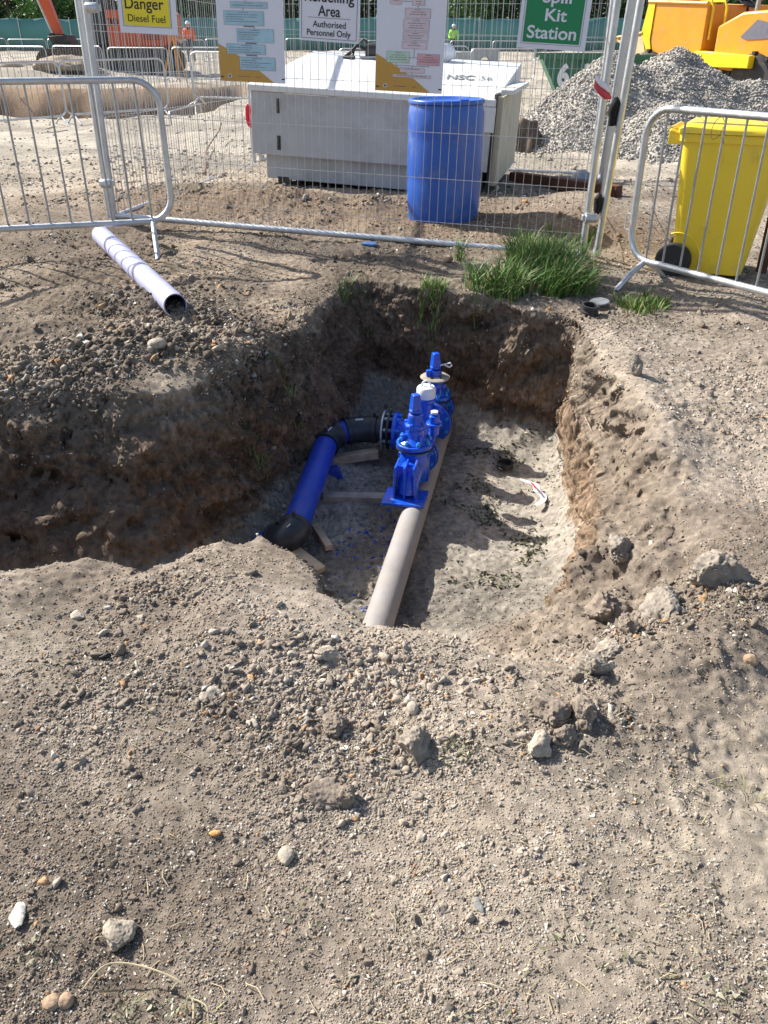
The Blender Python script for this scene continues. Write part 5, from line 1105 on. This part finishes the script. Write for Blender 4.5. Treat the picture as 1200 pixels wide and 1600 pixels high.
# far plant on the left edge: small yellow dumper
yd = empty('small_dumper', (-21.8, 50, gz(-21.8, 50)), 0, 'distant yellow dumper at the far left edge before the green screen', 'dumper')
MB().prism([(-1.4, 1.0), (.6, .9), (1.1, 1.7), (.9, 2.2), (-1.4, 2.1)], -1, 1).build('skip_bucket', 'dumper', yd, bevel=.05)
m = MB(); m.prism([(-3.2, .8), (-1.6, .8), (-1.6, 1.5), (-3.2, 1.5)], -.9, .9); m.build('engine_cover', 'dumper', yd, bevel=.05)
for x in (-2.5, 0):
    for y in (-1, .8): m = MB(); m.lathe([(.2, -.2), (.55, -.2), (.6, 0), (.55, .2), (.2, .2)], (x, y, .58), 20, Mx); m.build('wheel', 'rubber', yd)
MB().tube([(-1.7, 0, 1.5), (-1.8, 0, 3.0)], .06, 8).build('roll_bar', 'dark_metal', yd)
# green screen fence
L0, R0 = (-46, 66), (52, 66)
sf = empty('screen_fence', (0, 66, 0), 0, 'long green debris netting fence running across the back of the site', 'fence')
m = MB(); V = []; F_ = []; n = 120
for i in range(n + 1):
    x = L0[0] + (R0[0] - L0[0]) * i / n; z = gz(x, 66); yy = .10 * math.sin(i * 1.7) + .05 * math.sin(i * 4.1); V += [(x, yy, z), (x, yy * .6, z + 1.0), (x, yy, z + 1.93 + .03 * math.sin(i * 2.3))]
for i in range(n): F_ += [(3 * i, 3 * i + 3, 3 * i + 4, 3 * i + 1), (3 * i + 1, 3 * i + 4, 3 * i + 5, 3 * i + 2)]
m.add(V, F_); o = m.build('netting', 'net_green', sf, angle=80); k = o.modifiers.new('s', 'SOLIDIFY'); k.thickness = .01
for i in range(29):
    x = -46 + i * 3.5; MB().cyl((x, -.06, gz(x, 66) - .05), (x, -.06, gz(x, 66) + 2.05), .035, n=8).build('post', 'galv', sf)
# people, far off
def person(name, loc_, jacket, label, pose, h=1.75):
    J = pose; t = bpy.data.meshes.new('body'); names = list(J.keys()); vs = [J[k][0] for k in names]; E = [(names.index(a), names.index(b)) for a, b in
        (('hip', 'belly'), ('belly', 'chest'), ('chest', 'neck'), ('neck', 'head'), ('head', 'crown'), ('chest', 'sl'), ('sl', 'el'), ('el', 'hl'), ('chest', 'sr'), ('sr', 'er'), ('er', 'hr'), ('hip', 'kl'), ('kl', 'al'), ('al', 'tl'), ('hip', 'kr'), ('kr', 'ar'), ('ar', 'tr'))]
    def skin(nm, vv, ee, rr, mm, parent, root=0):
        me = bpy.data.meshes.new(nm); me.from_pydata(vv, ee, []); o = bpy.data.objects.new(nm, me); col.objects.link(o); o.parent = parent; me.materials.append(M[mm])
        s = o.modifiers.new('skin', 'SKIN'); s.use_smooth_shade = True
        if not me.skin_vertices: 
            me.attributes.new(name='skin_vertices', type='FLOAT', domain='POINT') if False else None
        for i, q in enumerate(me.skin_vertices[0].data): q.radius = rr[i]; q.use_root = (i == root)
        u = o.modifiers.new('sub', 'SUBSURF'); u.levels = u.render_levels = 1
        return o
    try:
        b = skin(name, vs, E, [J[k][1] for k in names], 'trousers', None); b.location = loc_; tag(b, label, 'person')
        jn = ['hip', 'belly', 'chest', 'sl', 'el', 'hl', 'sr', 'er', 'hr']; je = [(0, 1), (1, 2), (2, 3), (3, 4), (4, 5), (2, 6), (6, 7), (7, 8)]
        skin('jacket', [J[k][0] for k in jn], je, [(J[k][1][0] + .03, J[k][1][1] + .03) for k in jn], jacket, b)
        hd = MB(); c_ = Vector(J['head'][0]); hd.lathe([(.0, -.13), (.05, -.12), (.085, -.05), (.095, .02), (.08, .09), (0, .13)], c_ + Vector((0, 0, .02)), 14); hd.build('face', 'skin', b)
        hd = MB(); hd.lathe([(.13, .05), (.125, .07), (.11, .13), (.06, .18), (0, .19)], c_, 16); hd.build('helmet', 'helmet', b)
    except Exception as e_: print('person fail', e_)
def stand(lean=0, arm=0): return {'hip': ((0, 0, .93), (.15, .12)), 'belly': ((0, -.02 - lean * .3, 1.12), (.15, .11)), 'chest': ((0, -lean * .6, 1.34), (.18, .12)), 'neck': ((0, -lean * .8, 1.5), (.06, .06)), 'head': ((0, -lean, 1.62), (.09, .09)), 'crown': ((0, -lean, 1.74), (.06, .06)),
    'sl': ((-.20, -lean * .6, 1.42), (.07, .07)), 'el': ((-.27, -.05 - lean, 1.14), (.05, .05)), 'hl': ((-.22, -.22 - arm, 1.0), (.04, .04)), 'sr': ((.20, -lean * .6, 1.42), (.07, .07)), 'er': ((.28, -.03 - lean, 1.14), (.05, .05)), 'hr': ((.25, -.15 - arm, .93), (.04, .04)),
    'kl': ((-.13, -.03, .50), (.075, .075)), 'al': ((-.14, .02, .09), (.055, .055)), 'tl': ((-.15, -.15, .05), (.05, .04)), 'kr': ((.13, -.05, .50), (.075, .075)), 'ar': ((.15, .02, .09), (.055, .055)), 'tr': ((.17, -.15, .05), (.05, .04))}
person('person', (-9.75, 48, gz(-9.75, 48) + .05), 'hivis_orange', 'far person in an orange jacket and white helmet beside the excavator', stand(.12, .1))
person('person', (4.35, 60.0, gz(4.35, 60) - .1), 'hivis_green', 'far person in a bright green jacket above the right end of the tank', stand(.05, .05))
m = MB(); q = (-6.85, 31.0); z = gz(*q); tpd = empty('survey_tripod', (q[0], q[1], z), 0, 'yellow survey tripod with white instrument beside the orange clad person', 'tripod')
for a in (R(90), R(210), R(330)): MB().tube([(.45 * math.cos(a), .45 * math.sin(a), 0), (.05 * math.cos(a), .05 * math.sin(a), 1.4)], .03, 6).build('leg', 'dumper', tpd)
m.box((0, 0, 1.55), (.2, .2, .28)); m.cyl((0, -.14, 1.58), (0, .14, 1.58), .05, n=10); m.build('instrument', 'white', tpd, bevel=.02)
# ------------------------------------------------------------------ trees and wood behind
def leafcloud(n, cx, cy, cz, rx, ry, rz, seed, hol=.0):
    g4 = np.random.RandomState(seed); d_ = g4.normal(size=(n, 3)); d_ /= np.linalg.norm(d_, axis=1)[:, None]; r = g4.rand(n) ** .45; P = d_ * r[:, None]
    w_ = 1 + .55 * n3(d_[:, 0] * 2.2 + seed, d_[:, 1] * 2.2, d_[:, 2] * 2.2, seed); P = P * w_[:, None] * np.array([rx, ry, rz])
    keep_ = n3(P[:, 0] * .9 + seed, P[:, 1] * .9, P[:, 2] * .9, seed + 1) > -.12 + hol; P = P[keep_]
    return P + np.array([cx, cy, cz])
GREENS = [(.035, .085, .018), (.06, .13, .028), (.10, .19, .05), (.02, .055, .014), (.07, .11, .04)]
tg = np.random.RandomState(3); gr = 'trees along the back of the site'
specs = []
for i, (px, Y, h, rr, gi, lb) in enumerate([(20, 76, 7.5, 3.6, 3, 'dark tree at the far left above the yellow dumper'), (70, 73, 5.0, 2.4, 2, 'bright leafy tree just left of the excavator arm'), (130, 75, 6.5, 3.0, 3, 'dark tree between the excavator arm and cab'),
     (250, 76, 7.5, 3.4, 0, 'green tree seen right of the Danger Diesel Fuel sign'), (310, 74, 5.5, 2.8, 1, 'mid green tree seen left of the blue chart poster'), (455, 75, 7.5, 3.2, 3, 'dark tree seen between the blue chart poster and the middle sign'), (575, 76, 7.0, 3.0, 3, 'dark tree seen just right of the Refuelling Area sign'),
     (715, 73, 5.0, 2.6, 2, 'pale green tree seen right of the pink chart poster'), (760, 75, 7.0, 3.0, 1, 'leafy tree just left of the Spill Kit Station sign'), (800, 76, 7.5, 2.8, 3, 'dark tree at the left edge of the Spill Kit Station sign'), (935, 76, 7.5, 3.4, 3, 'dark tree between the Spill Kit Station sign and the right posts'), (1010, 74, 7, 3.0, 4, 'dull green tree above the front lip of the dumper bucket'), (1080, 75, 7.5, 3.6, 1, 'green tree behind the dumper bucket'), (1180, 76, 7.5, 3.6, 0, 'green tree behind the dumper seat at the right edge')]):
    q = at_y(px, 50, Y); z = gz(q.x, Y); t = empty('broadleaf_tree', (q.x, Y, z), 0, lb, 'tree', gr)
    m = MB(); m.tube([(0, 0, -.2), (.05, 0, h * .3), (-.1, .1, h * .6), (.05, .0, h * .85)], [.20, .16, .10, .04], 8)
    for k in range(7):
        a = k * 2.4; zz = h * (.22 + .08 * k); m.tube([(0, 0, zz), (math.cos(a) * rr * .4, math.sin(a) * rr * .4, zz + rr * .25), (math.cos(a) * rr * .75, math.sin(a) * rr * .75, zz + rr * .45)], [.07, .045, .02], 6)
    m.build('trunk', 'bark', t)
    P = np.concatenate([leafcloud(1900, 0, 0, h * .52, rr, rr * .8, h * .50, i * 5 + 2)] + [leafcloud(420, rr * .7 * math.cos(k * 1.3 + i), rr * .55 * math.sin(k * 1.3 + i), h * (.15 + .12 * k), rr * .45, rr * .4, rr * .4, i * 31 + k) for k in range(6)])
    P = P[P[:, 2] > .1]; base_c = np.array(GREENS[gi]); cc = base_c * (.55 + .9 * tg.rand(len(P)))[:, None] * (1 + .8 * n3(P[:, 0] * .8, P[:, 1] * .8, P[:, 2] * .8, i))[:, None]
    o = leaves('crown', P, (.09, .22), np.clip(cc, .005, .5), 50 + i, up=.9); o.parent = t
nW = 60000; P = np.stack([-62 + 124 * tg.rand(nW), 79 + 12 * tg.rand(nW) ** 1.4, 0 * tg.rand(nW)], 1)
top = 8 + 5 * n2(P[:, 0] * .12, P[:, 1] * .2, 3) + 3 * n2(P[:, 0] * .5, P[:, 1] * .5, 4); P[:, 2] = terrain(P[:, 0], P[:, 1], False)[0] + top * tg.rand(nW) ** 1.25
kp = n3(P[:, 0] * .6, P[:, 1] * .6, P[:, 2] * .7, 7) > -.22; P = P[kp]
cc = np.array([.035, .075, .018]) * (.5 + 1.0 * tg.rand(len(P)))[:, None] * (1 + 1.0 * n3(P[:, 0] * .35, P[:, 1] * .35, P[:, 2] * .5, 12))[:, None]
o = leaves('woodland', P, (.16, .42), np.clip(cc, .004, .4), 99, up=.9); tag(o, 'dense dark green wood behind the whole site', kind='stuff')
P = np.stack([-62 + 124 * tg.rand(26000), 90 + 4 * tg.rand(26000), 0 * tg.rand(26000)], 1); P[:, 2] = terrain(P[:, 0], P[:, 1], False)[0] + 11 * tg.rand(26000)
o = leaves('far_woodland', P, (.35, .7), np.array([.02, .045, .012]) * (.5 + tg.rand(26000))[:, None], 98, up=.9); tag(o, 'darker depth of the wood farther back', kind='stuff')
